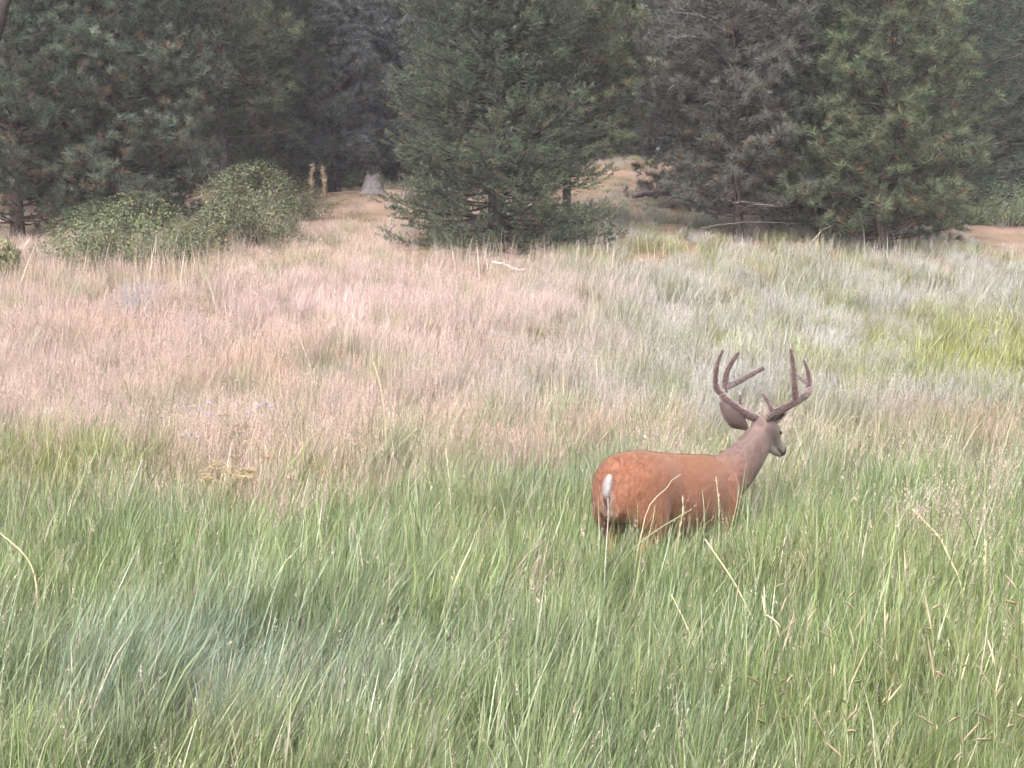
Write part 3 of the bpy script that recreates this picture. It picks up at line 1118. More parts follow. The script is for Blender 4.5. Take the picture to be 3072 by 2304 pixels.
def scatter(y0, y1, dens, wid=.50, pad=1.3):
    ymax_w = wid * y1 + pad
    n = int(2 * ymax_w * (y1 - y0) * dens)
    x = rg.uniform(-ymax_w, ymax_w, n)
    y = rg.uniform(y0, y1, n)
    k = np.abs(x) < wid * y + pad
    return x[k], y[k]


def keep_off_deer(x, y, r=.22):
    dx, dy = x - DO[0], y - DO[1]
    lx = dx * math.cos(DYAW) + dy * math.sin(DYAW)
    ly = -dx * math.sin(DYAW) + dy * math.cos(DYAW)
    return ~((np.abs(ly) < r) & (lx > -.72) & (lx < .76))


def build_meadow(name, zones, **kw):
    PX, PY, SCW = [], [], []
    for y0, y1, dens, wsc in zones:
        x, y = scatter(y0, y1, dens)
        PX.append(x)
        PY.append(y)
        SCW.append(np.full(len(x), wsc))
    x, y, ws = np.concatenate(PX), np.concatenate(PY), np.concatenate(SCW)
    ex, ey = rg.uniform(.25, 1.5, 34), rg.uniform(6.15, 6.85, 34)      # thicker in front of the deer
    x, y, ws = np.concatenate([x, ex]), np.concatenate([y, ey]), np.concatenate([ws, np.ones(34)])
    ex, ey = rg.uniform(4.2, 7.6, 60), rg.uniform(13, 18.5, 60)      # the lush yellow-green corner
    x, y, ws = np.concatenate([x, ex]), np.concatenate([y, ey]), np.concatenate([ws, np.full(60, 1.5)])
    k = keep_off_deer(x, y) & (y > 2.2)
    x, y, ws = x[k], y[k], ws[k]
    bare = np.clip(blob(x, y, 10.6, 26.6, 1.8, 3.2) + blob(x, y, -3.9, 34.2, 2.0, 2.2) + .8 * blob(x, y, -3.4, 29.8, 1.3, .9), 0, 1)
    k = rg.random(len(x)) > bare * .62
    x, y, ws, bare = x[k], y[k], ws[k], bare[k]
    n = len(x)
    green, seed, dry, h = meadow(x, y)
    h = h * (1 - .55 * bare)
    u = rg.random(n)
    v = rg.random(n)
    p_dry = dry * .34 + .004
    p_stem = np.clip(.004 + dry * .45 + .30 * sstep(8.0, 15, y), 0, .64) * (1 - .9 * blob(x, y, 6.0, 15.6, 2.0, 2.6)) * (1 - .15 * sstep(0, 3, x))
    idx = (v * 8).astype(int)
    for lo, hi, rngv in ((0, p_dry, I_DRY), (p_dry, p_dry + p_stem, I_STEM)):
        m = (u >= lo) & (u < hi)
        idx[m] = rngv[0] + (v[m] * (rngv[1] - rngv[0])).astype(int)
    sc_ = h * rg.uniform(.78, 1.16, n)
    sc_ *= 1 - .09 * blob(x, y, .85, 6.35, .9, .7)
    # wind: most lean a little to the right, the lower left patch is laid over
    lean = .10 + .10 * noise2(x * .8, y * .8, 21) + .22 * blob(x, y, -1.3, 4.7, 1.5, 1.2)
    rot = np.stack([rg.normal(0, .09, n), lean + rg.normal(0, .10, n), rg.random(n) * 6.28], 1)
    # rotation order XYZ: spin first (Z last in the Euler means spin outermost), so lean is built from the spun frame
    sp = rot[:, 2]
    lx, ly = rot[:, 1].copy(), rot[:, 0].copy()
    rot[:, 1] = lx * np.cos(sp) + ly * np.sin(sp)
    rot[:, 0] = lx * np.sin(sp) - ly * np.cos(sp)
    green = green * rg.uniform(.82, 1.18, (n, 1)) * np.stack([rg.uniform(.9, 1.12, n), np.ones(n), rg.uniform(.8, 1.2, n)], 1)
    seed = seed * rg.uniform(.8, 1.15, (n, 1))
    P = np.stack([x, y, G(x, y)], 1)
    slope = np.arctan((G(x, y + .3) - G(x, y - .3)) / .6)
    rot[:, 0] += slope * np.cos(sp)
    rot[:, 1] -= slope * np.sin(sp)
    return instancer(name, P, rot, np.stack([sc_ * ws, sc_ * ws, sc_], 1), idx, VAR, None, {"tint": green, "seed": seed}, **kw)


build_meadow("meadow_grass", [(2.2, 6.0, 18, .92), (6.0, 9.5, 14, 1.0), (9.5, 15, 11, 1.15), (15, 23, 7, 1.45), (23, 46, 2.4, 2.0)],
             kind="stuff", label="tall green and tan meadow grass covering the whole clearing", category="grass")


# ------------------------------------------------------------------ tall pale stalks at the feet of the trees
def stalks(seed):
    mb = MB()
    for _ in range(17):
        a, r = RNG.random() * 6.28, RNG.random() ** .5 * .50
        b = np.array([math.cos(a) * r, math.sin(a) * r, -.05])
        rd = RNG.random()
        P = blade(mb, b, RNG.uniform(.30, .95) * RNG.uniform(.75, 1.05), RNG.uniform(.0022, .0052), RNG.random() * 6.28, abs(RNG.normal(.10, .14)), RNG.uniform(.0, .7), rd, kind=1.0)
        if RNG.random() < .5:
            panicle(mb, P, .14, .014, 10, rd, .004)
    me = mb.mesh("stalks")
    me.materials.append(M_GRASS)
    return me


def sprinkle(seed):
    mb = MB()
    for _ in range(9):
        a, r = RNG.random() * 6.28, RNG.random() ** .5 * .55
        b = np.array([math.cos(a) * r, math.sin(a) * r, -.05])
        rd = RNG.random()
        P = blade(mb, b, RNG.uniform(.45, .80), RNG.uniform(.0012, .0030), RNG.random() * 6.28, abs(RNG.normal(.08, .13)), RNG.uniform(.0, .9), rd, kind=1.0)
        if RNG.random() < .6:
            panicle(mb, P, RNG.uniform(.05, .12), .006, 14, rd, .0022)
    me = mb.mesh("sprinkled_stems")
    me.materials.append(M_GRASS)
    return me


SV = [stalks(k) for k in range(5)] + [sprinkle(k) for k in range(6)]
SP_ = []
for x0, x1, d0, d1, n, f in ((-5, 205, 20.6, 22.2, 40, 1.1), (415, 605, 22.0, 23.6, 26, .95), (650, 800, 24.0, 24.8, 14, .75), (790, 935, 21.8, 23.4, 22, .95)):
    for _ in range(n):
        d = rg.uniform(d0, d1)
        SP_.append((((rg.uniform(x0, x1)) - 512) / F * d, d, f))
SP_ = np.array(SP_)
ns_ = len(SP_)
ss_ = rg.uniform(.60, 1.08, ns_) * SP_[:, 2]
scol = np.array([.45, .375, .29]) * rg.uniform(.7, 1.1, (ns_, 1)) * np.stack([np.ones(ns_), rg.uniform(.92, 1.02, ns_), rg.uniform(.8, 1.15, ns_)], 1)
sid = rg.integers(0, 5, ns_)
mx_, my_ = scatter(6.0, 22.0, 1.5)
kk_ = keep_off_deer(mx_, my_, .5) & (rg.random(len(mx_)) < np.interp(my_, [6, 9, 12, 22], [.06, .4, 1, 1]))
mx_, my_ = mx_[kk_], my_[kk_]
nm_ = len(mx_)
SP_ = np.vstack([SP_, np.stack([mx_, my_, np.ones(nm_)], 1)])
ss_ = np.concatenate([ss_, rg.uniform(.8, 1.1, nm_)])
sid = np.concatenate([sid, rg.integers(5, 11, nm_)])
scol = np.vstack([scol, np.array([.60, .50, .37]) * rg.uniform(.55, 1.1, (nm_, 1)) * np.stack([np.ones(nm_), rg.uniform(.9, 1.05, nm_), rg.uniform(.75, 1.2, nm_)], 1)])
ns_ = len(SP_)
instancer("dry_stalks", np.stack([SP_[:, 0], SP_[:, 1], G(SP_[:, 0], SP_[:, 1])], 1), np.stack([rg.normal(0, .05, ns_), rg.normal(0, .05, ns_), rg.random(ns_) * 6.28], 1),
          np.stack([ss_] * 3, 1), sid, SV, None, {"tint": scol, "seed": scol}, kind="stuff",
          label="pale dry stalks scattered over the meadow and thickest below the shrubs and trees", category="dry grass")


# ------------------------------------------------------------------ shrubs
def shrub(name, label, px, d, hw, h, col, seed, leaves=5200, tip=None, yellow=.02, deep=.8, leaf=.023, lobes=12):
    rng = np.random.default_rng(seed)
    x = (px - 512) / F * d
    r = thing(name, label, "shrub", (x, d, float(G(x, d))), 0, "shrubs below the trees")
    st, lf = MB(), MB()
    L = [(0, 0, h * .50, hw * .72, h * .50)]
    for k in range(lobes):
        a = rng.random() * 6.28
        q = rng.uniform(.30, .74) * hw
        hh = h * rng.uniform(.42, .95) * (1.1 - .35 * q / hw)
        L.append((math.cos(a) * q, math.sin(a) * q * deep, hh * .52, hw * rng.uniform(.26, .42), hh * .55))
    P, D = [], []
    for k, (cx, cy, cz, rx, rz) in enumerate(L):
        n = leaves // 3 if k == 0 else int(leaves * .67 / lobes)
        u = nrm(rng.normal(size=(n, 3)))
        rad = rng.uniform(.62, 1.08, n) ** .6
        rad *= .86 + .28 * noise2(u[:, 0] * 3 + k * 7, u[:, 2] * 3 + u[:, 1] * 2, seed)
        P.append(np.array([cx, cy, cz]) + u * rad[:, None] * np.array([rx, rx * deep, rz]))
        D.append(u + np.array([0, 0, .5]))
    P, D = np.concatenate(P), nrm(np.concatenate(D) + rng.normal(0, .45, (sum(len(q) for q in P), 3)))
    hol = noise2(P[:, 0] * 4.5 + seed, P[:, 2] * 4.5 + P[:, 1] * 2.5, 5) * .6 + noise2(P[:, 0] * 10, P[:, 2] * 10 + P[:, 1] * 5, 6) * .4
    ok = (P[:, 2] > .03) & (hol > .25 + .10 * rng.random(len(P)))
    P, D = P[ok], D[ok]
    n = len(P)
    s1 = nrm(np.cross(D, rng.normal(size=(n, 3))))
    s2 = np.cross(D, s1)
    ll = leaf * rng.uniform(.6, 1.3, (n, 1))
    V = np.stack([P - s1 * ll, P + s2 * ll * .52 + D * ll * .12, P + s1 * ll, P - s2 * ll * .52 + D * ll * .12], 1)
    col = np.array(col)
    tip = np.array(tip if tip is not None else col * 1.5)
    c = col + (tip - col) * (rng.random((n, 1)) ** 2)
    yl = rng.random((n, 1)) < yellow
    c = np.where(yl, np.array([.42, .32, .08]), c) * rng.uniform(.75, 1.25, (n, 1))
    i = np.arange(n)[:, None] * 4
    lf.add(V.reshape(-1, 3), np.concatenate([i + [0, 1, 2], i + [0, 2, 3]]), None, np.repeat(c, 4, 0))
    for k in range(26):
        a = rng.random() * 6.28
        q = rng.uniform(.2, .85) * hw
        e = np.array([math.cos(a) * q, math.sin(a) * q * deep, h * rng.uniform(.4, .95)])
        b0 = e * [.25, .25, 0] + rng.normal(0, .03, 3)
        b0[2] = -.05
        tube(st, [b0, b0 * .5 + e * .5 + rng.normal(0, .05, 3), e], [.014, .009, .004], 4, np.array([.13, .10, .085]) * rng.uniform(.7, 1.3), cap=False)
    obj("stems", st.mesh("stems"), M_BARK, r, kind="stuff")
    obj("foliage", lf.mesh("foliage", smooth=False), M_LEAF, r, kind="stuff")
    return r


shrub("shrub", "wide rounded leafy shrub behind dry stalks below the big left pine", 138, 22.7, 1.70, 1.34, (.132, .164, .082), 1, 24000, (.205, .245, .130))
shrub("shrub", "taller rounded grey-green shrub with a few yellow leaves left of the tan plumes", 253, 25.6, 1.35, 1.78, (.132, .156, .086), 2, 24000, (.20, .23, .132), .03)
shrub("shrub", "small yellow-green bush at the left edge in dry stalks", 2, 21.4, .46, .92, (.17, .19, .08), 3, 1800, (.34, .36, .17), leaf=.034, lobes=4)
shrub("shrub", "low green shrub on the knoll behind the grey stump", 362, 36.5, 1.0, .75, (.125, .150, .085), 4, 5720, (.22, .25, .14))
shrub("shrub", "low green shrub at the right edge under the dark tree", 1006, 28.6, 1.15, 1.05, (.105, .150, .080), 5, 6600, (.18, .24, .13))
shrub("shrub", "dull shrub with a few yellow leaves between the two rounded shrubs", 203, 23.6, .60, .85, (.115, .125, .080), 6, 5720, (.20, .20, .12), .06)
shrub("shrub", "dim undergrowth bush behind the tall rounded shrub and tan plumes", 296, 30.0, .95, 1.05, (.105, .120, .075), 7, 5720, (.17, .18, .11))
shrub("shrub", "dim low bush left of the central fir behind the leaning dead branch", 424, 33.0, .85, .9, (.105, .118, .080), 8, 5280, (.17, .18, .12))
shrub("shrub", "low twiggy bush on the pink bank in the gap right of the slim pine", 655, 38.0, .8, .65, (.115, .115, .085), 9, 1500, (.19, .19, .15))


# ------------------------------------------------------------------ stump, sticks and logs
def tag(o, label, cat, group=None):
    o["label"], o["category"] = label, cat
    if group:
        o["group"] = group
    return o


rs = np.random.default_rng(5)
x, d = (374 - 512) / F * 34.0, 34.0
st_r = thing("tree_stump", "weathered grey tree stump standing on the tan knoll left of centre", "stump", (x, d, float(G(x, d))))
sb = MB()
sides, lev = 22, 9
a = np.linspace(0, 2 * np.pi, sides, endpoint=False)
rows = []
jag = .30 + .26 * noise2(np.cos(a) * 2 + 5, np.sin(a) * 2 + 5, 3) + rs.normal(0, .035, sides) + .14 * np.cos(a - 2.4)
for k in range(lev):
    t = k / (lev - 1)
    r = .32 - .11 * min(1, t * 1.2) + .16 * (1 - t) ** 3
    ridge = 1 + .13 * (1 - .5 * t) * np.sin(a * 5 + .7) * (1 - t) + .05 * np.sin(a * 9 + 2)
    rows.append(np.stack([np.cos(a) * r * ridge, np.sin(a) * r * ridge, -.1 + t * (jag + .1)], 1))
V = np.concatenate(rows)
i, j = np.meshgrid(np.arange(lev - 1), np.arange(sides), indexing='ij')
q = (i * sides + j).ravel()
q2 = (i * sides + (j + 1) % sides).ravel()
sb.add(V, None, np.stack([q, q2, q2 + sides, q + sides], 1), np.array([.155, .140, .140]) * rs.uniform(.55, 1.25, (len(V), 1)))
obj("trunk_shell", sb.mesh("trunk_shell"), M_WOOD, st_r)
tb = MB()
top = rows[-1] * [.85, .85, 1] - [0, 0, .20]
tb.add(np.vstack([top, [[0, 0, .16]]]), [(k, (k + 1) % sides, sides) for k in range(sides)], None, (.17, .155, .15))
obj("cut_top", tb.mesh("cut_top"), M_WOOD, st_r)


def stick(name, label, pts, r0, r1, col, cat, twigs=0, seed=0, mat=None, sides=7, group=None):
    """a bare stick lying or leaning through the given world points"""
    rng = np.random.default_rng(seed)
    P = np.asarray(pts, float)
    o0 = P[0].copy()
    m = MB()
    p, r = resample(P - o0, np.linspace(r0, r1, len(P)), 14)
    p[1:-1] += rng.normal(0, r0 * .35, (12, 3))
    tube(m, p, r, sides, col)
    for k in range(twigs):
        q = rng.integers(4, 13)
        dv = nrm(nrm(p[q] - p[q - 1]) + rng.normal(0, .8, 3)) * rng.uniform(.1, .3)
        tube(m, [p[q], p[q] + dv * .5, p[q] + dv + rng.normal(0, .02, 3)], [r1 * 1.2, r1, r1 * .5], 4, col, cap=False)
    o = obj(name, m.mesh(name), mat or M_WOOD)
    o.location = o0
    return tag(o, label, cat, group)


def on(px, d, dz=0.0):
    x = (px - 512) / F * d
    return np.array([x, d, float(G(x, d)) + dz])


stick("dead_branch", "grey dead branch leaning up out of the grass left of the central fir", [on(389, 26.5, -.1), on(393, 26.6, .38), on(401, 26.8, .72), on(412, 27.0, 1.02)], .045, .02, (.24, .205, .19), "branch", 2, 3)
stick("fallen_branch", "white bleached branch lying in the tan grass in front of the central fir", [on(492, 22.2, .34), on(500, 22.1, .36), on(512, 22.0, .30), on(525, 21.8, .30)], .022, .012, (.52, .48, .45), "branch", 1, 4)
stick("fallen_log", "dark fallen log lying on the bank in the gap right of the slim pine", [on(632, 37.0, .16), on(655, 37.4, .20), on(690, 37.8, .18)], .11, .07, (.15, .125, .12), "log", 4, 5, M_BARK)
stick("dead_branch", "thin grey dead branch lying beneath the sparse purple-grey pine", [on(700, 25.0, .45), on(735, 25.2, .52), on(800, 25.4, .48)], .014, .007, (.13, .115, .11), "branch", 4, 6)
stick("dead_branch", "pale broken branch leaning at the foot of the bushy right pine", [on(808, 24.4, .2), on(820, 24.5, .5), on(828, 24.6, .66)], .016, .010, (.24, .20, .18), "branch", 1, 7)

# small grey brush heap on the left
g0 = on(137, 18.8)
br_ = thing("sagebrush", "low grey tangled brush with bleached twigs in the pink grass on the left", "shrub", tuple(g0))
bm_, bl_ = MB(), MB()
for k in range(70):
    a = rs.random() * 6.28
    e = np.array([math.cos(a) * rs.uniform(.1, .42), math.sin(a) * rs.uniform(.1, .3), rs.uniform(.28, .58)])
    b0 = np.array([math.cos(a) * .08, math.sin(a) * .08, 0])
    tube(bm_, [b0, (b0 + e) / 2 + rs.normal(0, .03, 3), e], [.007, .005, .002], 4, np.array([.46, .43, .44]) * rs.uniform(.7, 1.3), cap=False)
    Pq = e + rs.normal(0, .05, (26, 3))
    sA, sB = nrm(rs.normal(size=(26, 3))) * .018, nrm(rs.normal(size=(26, 3))) * .006
    bl_.add(np.stack([Pq - sA, Pq + sB, Pq + sA], 1).reshape(-1, 3), np.arange(78).reshape(-1, 3), None, np.array([.36, .37, .37]) * rs.uniform(.75, 1.25))
obj("twigs", bm_.mesh("twigs"), M_WOOD, br_, kind="stuff")
obj("foliage", bl_.mesh("foliage", smooth=False), M_LEAF, br_, kind="stuff")


# ------------------------------------------------------------------ weeds one can pick out
def plume(px, d, h, label, seed):
    rng = np.random.default_rng(seed)
    r = thing("dry_plume", label, "plant", tuple(on(px, d)), 0, "tan plumes by the shrubs")
    m, m2 = MB(), MB()
    P = np.array([[0, 0, -.05], [.02, 0, h * .4], [rng.normal(0, .03), 0, h * .75], [rng.normal(0, .06), .02, h]])
    p, rr = resample(P, [.016, .014, .012, .008], 12)
    tube(m, p, rr, 6, (.42, .30, .18))
    n = 420
    t = rng.random(n) ** .7
    b = np.stack([np.interp(t * h, p[:, 2], p[:, 0]), np.zeros(n), t * h], 1)
    rad = np.where(t > .72, .075, .05 + .13 * (1 - t))
    b += nrm(rng.normal(size=(n, 3))) * rad[:, None] * rng.random((n, 1))
    ax = nrm(rng.normal(size=(n, 3)) + [0, 0, .9]) * rng.uniform(.03, .09, (n, 1))
    sd_ = nrm(np.cross(ax, rng.normal(size=(n, 3)))) * .014
    m2.add(np.stack([b - sd_, b + sd_, b + ax], 1).reshape(-1, 3), np.arange(3 * n).reshape(-1, 3), None, np.repeat(np.array([.34, .27, .18]) * rng.uniform(.7, 1.3, (n, 1)), 3, 0))
    obj("stem", m.mesh("stem"), M_STALK, r)
    obj("seed_head", m2.mesh("seed_head", smooth=False), M_STALK, r, kind="stuff")


plume(312, 31.0, 1.25, "left one of two tan dried plumes rising beside the tall rounded shrub", 1)
plume(325, 31.3, 1.15, "right one of two tan dried plumes rising beside the tall rounded shrub", 2)


def umbel(px, py, d, col, label, group, seed, nh=4, size=.038, name="dry_flower"):
    """a thin stem that forks into flat-topped little heads; (px, py) is where the heads are seen"""
    rng = np.random.default_rng(seed)
    topw = at(px, py, d)
    base = np.array([topw[0] + rng.normal(0, .03), d + rng.normal(0, .02), float(G(topw[0], d))])
    h = topw[2] - base[2]
    r = thing(name, label, "flower", tuple(base), 0, group)
    m = MB()
    tip = topw - base
    fork = tip * [.9, .9, 1] - [0, 0, min(.12, h * .3)]
    tube(m, [np.array([0, 0, -.03]), fork * [.6, .6, .55] + rng.normal(0, .01, 3), fork], [.0032, .0028, .0024], 5, (.22, .21, .10), cap=False)
    heads = []
    for k in range(nh):
        e = tip + np.array([rng.normal(0, .035), rng.normal(0, .03), rng.normal(0, .012)])
        tube(m, [fork, fork * .4 + e * .6 + [0, 0, -.012], e], [.002, .0018, .0016], 4, (.25, .22, .11), cap=False)
        hm = MB()
        n = 70
        a_, q_ = rng.random(n) * 6.28, rng.random(n) ** .5 * size * rng.uniform(.7, 1.1)
        p = np.stack([np.cos(a_) * q_, np.sin(a_) * q_, rng.normal(0, .003, n) - q_ * .18], 1)
        ax = nrm(np.stack([np.cos(a_) * q_ / size, np.sin(a_) * q_ / size, np.full(n, 1.2)], 1)) * .010
        sd_ = nrm(np.cross(ax, rng.normal(size=(n, 3)))) * .0042
        hm.add(np.stack([p - sd_, p + sd_, p + ax], 1).reshape(-1, 3) + e, np.arange(3 * n).reshape(-1, 3), None, np.repeat(np.array(col) * rng.uniform(.65, 1.35, (n, 1)), 3, 0))
        heads.append(hm)
    obj("stem", m.mesh("stem"), M_STALK, r)
    for hm in heads:
        obj("flower_head", hm.mesh("flower_head", smooth=False), M_STALK, r)
    return r


ORANGE = (.44, .35, .22)
for k, (px, py, d, nh, label) in enumerate((
        (207, 470, 9.3, 5, "flat tan dried flower at the left end of the left cluster"),
        (218, 464, 9.4, 5, "flat tan dried flower highest in the left half of the cluster"),
        (227, 468, 9.3, 4, "flat tan dried flower left of the small gap inside the cluster"),
        (236, 474, 9.2, 4, "flat tan dried flower just right of the small gap inside the cluster"),
        (245, 469, 9.3, 6, "fullest flat tan dried flower, topping the right half of the cluster"),
        (253, 470, 9.4, 4, "flat tan dried flower at the right end of the left cluster"),
        (214, 477, 9.1, 4, "flat tan dried flower lowest in the left half of the cluster"),
        (240, 478, 9.1, 4, "flat tan dried flower lowest in the right half of the cluster"))):
    umbel(px, py, d - .5, ORANGE, label, "tan dried flowers in the left cluster", 60 + k, nh)
for k, (px, py, d, label) in enumerate(((251, 441, 10.2, "single yellow-tan flat flower just above the left flower cluster"), (240, 456, 9.7, "small tan flat flower directly above the middle of the left cluster"),
                                        (265, 457, 9.7, "tan flat flower at the upper right end of the left cluster"), (154, 411, 11.4, "pale tan flat flower farthest left among the upper dried flowers"),
                                        (174, 415, 11.2, "pale tan bud-like flower second from left among the upper dried flowers"), (221, 416, 11.2, "rusty flat flower in the yellow-green grass above the left cluster"),
                                        (240, 427, 10.7, "rusty brown flower head between the upper flowers and left cluster"), (294, 477, 9.1, "tan flat flower alone to the right of the left cluster"),
                                        (321, 472, 9.2, "small rusty flower farthest right of the left cluster"))):
    umbel(px, py, d, (.52, .42, .27) if k in (0, 3, 4) else (.40, .28, .18), label, "single dried flowers on the left", 90 + k, 3, .028)
for k, (px, py, d, label) in enumerate((
        (194, 408, 11.5, "small lavender flower at the left end of the lavender row"),
        (205, 403, 11.7, "small lavender flower highest of the three on the left of the row"),
        (208, 414, 11.3, "small lavender flower lowest of the three on the left of the row"),
        (249, 412, 11.4, "small lavender flower lowest of the four on the right of the row"),
        (255, 407, 11.5, "small lavender flower second of the four on the right of the row"),
        (263, 403, 11.7, "small lavender flower highest of the four on the right of the row"),
        (268, 406, 11.6, "small lavender flower at the right end of the lavender row"),
        (189, 436, 10.3, "single small lavender flower below the lavender row, in greener grass"))):
    umbel(px, py, d - .3, (.50, .42, .58), label, "lavender flowers on the left", 120 + k, 2, .018, "lavender_flower")


def weed(px, py, d, label, seed, pods=15, lean=0.0):
    py -= 14
    """upright dark weed stem hung with curled dry leaves; (px, py) is its top"""
    rng = np.random.default_rng(seed)
    topw = at(px, py, d)
    base = np.array([topw[0] - lean, d, float(G(topw[0] - lean, d))])
    h = topw[2] - base[2]
    r = thing("dry_weed", label, "weed", tuple(base), 0, "dry-leaved weeds in the right foreground")
    m, lf = MB(), MB()
    tip = topw - base
    P = np.array([[0, 0, -.03], tip * [.25, .25, .4] + rng.normal(0, .012, 3), tip * [.6, .6, .75] + rng.normal(0, .012, 3), tip])
    p, rr = resample(P, [.0032, .0027, .0022, .0013], 14)
    tube(m, p, rr, 6, np.array([.17, .19, .095]) * rng.uniform(.8, 1.3))
    for k in range(pods):
        t = rng.uniform(.30, 1.0)
        b0 = np.array([np.interp(t, np.linspace(0, 1, 14), p[:, c]) for c in range(3)])
        az = rng.random() * 6.28
        ln = rng.uniform(.025, .070)
        dv = np.array([math.cos(az), math.sin(az), 0])
        s = np.linspace(0, 1, 6)
        droop = rng.uniform(-.1, .25)
        rise_ = rng.uniform(-.6, 2.6)
        c = b0 + dv * (ln * s)[:, None] + np.array([0, 0, 1.0]) * (ln * (rise_ * s - droop * s ** 2))[:, None]
        side = np.array([-dv[1], dv[0], .3]) * rng.uniform(.0013, .0030)
        w = np.array([.25, .8, 1, .9, .6, .05])[:, None]
        nn = np.array([0, 0, .004])
        V = np.concatenate([c - side * w + nn * w, c - nn * w, c + side * w + nn * w])
        ii_ = np.arange(5)
        Q = np.concatenate([np.stack([ii_, ii_ + 6, ii_ + 7, ii_ + 1], 1), np.stack([ii_ + 6, ii_ + 12, ii_ + 13, ii_ + 7], 1)])
        cc = np.array([.62, .50, .35]) if rng.random() < .8 else np.array([.27, .30, .13])
        lf.add(V, None, Q, cc * rng.uniform(.6, 1.2))
    obj("stem", m.mesh("stem"), M_STALK, r)
    obj("dry_leaves", lf.mesh("dry_leaves"), M_STALK, r, kind="stuff")


for k, (px, py, d, label) in enumerate((
        (857, 592, 4.9, "tall dark-stemmed weed with curled tan leaves right of centre below the deer"),
        (788, 578, 5.1, "slender dark weed stem below the deer's head, nearest the straw stalk"),
        (886, 630, 4.6, "weed with drooping tan leaves just right of the tallest dark weed"),
        (830, 640, 4.6, "shorter weed with tan curled leaves left of the tallest dark weed"),
        (1017, 600, 4.8, "leafy dry weed at the right edge of the picture"),
        (806, 574, 5.4, "pale thin weed stem between the slender weed and the tallest weed"),
        (930, 622, 4.7, "weed thick with dry leaves in the lower right"),
        (966, 640, 4.5, "low weed with straw-coloured leaves near the lower right corner"),
        (765, 622, 4.8, "bushy tan weed at the foot of the leaning straw stalk"),
        (996, 662, 4.4, "small dry weed in the lower right corner"),
        (905, 582, 5.4, "weed with a few tan leaves beneath the arched seed stalk"),
        (845, 672, 4.3, "low dry weed at the bottom between the shorter weeds"))):
    weed(px, py, d - .85, label, 200 + k, 7 + (k * 5) % 7, [.02, .03, 0, .01, .01, .0, -.02, .02, .04, 0, .03, -.01][k])


def straw(label, pts, r0, r1, col, seed, head=0):
    """one long stalk through world points, with or without a seed head at its last point"""
    rng = np.random.default_rng(seed)
    P = np.asarray(pts, float)
    o0 = P[0].copy()
    m = MB()
    p, r = resample(P - o0, np.linspace(r0, r1, len(P)), 18)
    tube(m, p, r, 6, col)
    root = thing("straw_stalk", label, "stalk", tuple(o0), 0, "single straw stalks standing out of the grass")
    obj("stem", m.mesh("stem"), M_STALK, root)
    if head:
        h = MB()
        n = 60
        k = 17 - rng.random(n) * 17 * head
        i = np.clip(k.astype(int), 0, 16)
        b = p[i] + (p[i + 1] - p[i]) * (k - i)[:, None]
        t = nrm(p[i + 1] - p[i])
        ax = nrm(t + rng.normal(0, .35, (n, 3))) * rng.uniform(.012, .026, (n, 1))
        sd_ = nrm(np.cross(ax, rng.normal(size=(n, 3)))) * .0028
        h.add(np.stack([b - sd_, b + sd_, b + ax], 1).reshape(-1, 3), np.arange(3 * n).reshape(-1, 3), None, np.repeat(np.array(col) * rng.uniform(.7, 1.25, (n, 1)), 3, 0))
        obj("seed_head", h.mesh("seed_head", smooth=False), M_STALK, root)


def gb(px, d):
    return on(px, d, -.02)


PALE, GRN = (.66, .54, .34), (.34, .37, .22)
straw("thick pale straw stalk leaning left below the deer's chest", [gb(800, 5.3), at(757, 628, 5.5), at(735, 584, 5.6), at(705, 539, 5.7)], .0042, .0034, PALE, 1)
straw("long pale green stalk leaning left beneath the deer's belly", [gb(735, 4.6), at(706, 690, 4.8), at(690, 634, 4.9), at(671, 594, 5.0)], .0035, .0025, (.50, .47, .31), 2)
straw("arched tan seed stalk nodding left at right of the deer", [gb(966, 5.9), at(957, 573, 6.0), at(949, 557, 6.05), at(938, 535, 6.1), at(928, 525, 6.1), at(914, 510, 6.15)], .0028, .0018, PALE, 3, .42)
straw("upright tan seed stalk near the right edge", [gb(981, 5.7), at(983, 609, 5.7), at(985, 575, 5.7), at(986, 541, 5.7)], .0028, .0018, PALE, 4, .35)
straw("tall green stalk slanting right across the deer's rump", [gb(612, 6.2), at(626, 556, 6.3), at(650, 535, 6.35), at(692, 509, 6.4)], .0030, .0020, GRN, 5)
straw("bent dry stalk crossing the middle of the deer's flank", [gb(632, 6.2), at(640, 540, 6.3), at(654, 499, 6.35), at(666, 489, 6.35), at(672, 480, 6.4), at(681, 474, 6.4)], .0028, .0016, (.46, .42, .28), 6)
straw("grey-green stalk standing just left of the deer's tail", [gb(604, 6.1), at(606, 548, 6.15), at(608, 520, 6.2), at(608, 498, 6.2)], .0032, .0020, (.42, .43, .36), 7)
straw("pale fluffy seed stalk at the far left above the dark green grass", [gb(44, 9.0), at(52, 483, 9.1), at(57, 464, 9.1), at(61, 446, 9.1)], .0030, .0026, (.56, .50, .36), 8, .6)
straw("pale leaning stalk left of the tan flower cluster", [gb(112, 8.6), at(127, 500, 8.7), at(134, 481, 8.7), at(142, 460, 8.7)], .0032, .0026, (.62, .60, .55), 9, .3)
straw("kinked pale straw at the left edge low in the green grass", [gb(30, 6.0), at(22, 552, 6.1), at(12, 543, 6.1), at(-3, 531, 6.15)], .0034, .0022, PALE, 10)
straw("tall pale straw rising from the tan grass in the middle of the meadow", [gb(385, 11.2), at(384, 410, 11.3), at(380, 385, 11.3), at(374, 363, 11.4)], .0034, .0026, PALE, 11, .3)
straw("thin upright straw to the left of the deer's rump", [gb(450, 8.2), at(451, 510, 8.3), at(449, 480, 8.3), at(446, 448, 8.4)], .0026, .0018, (.52, .50, .34), 12, .35)
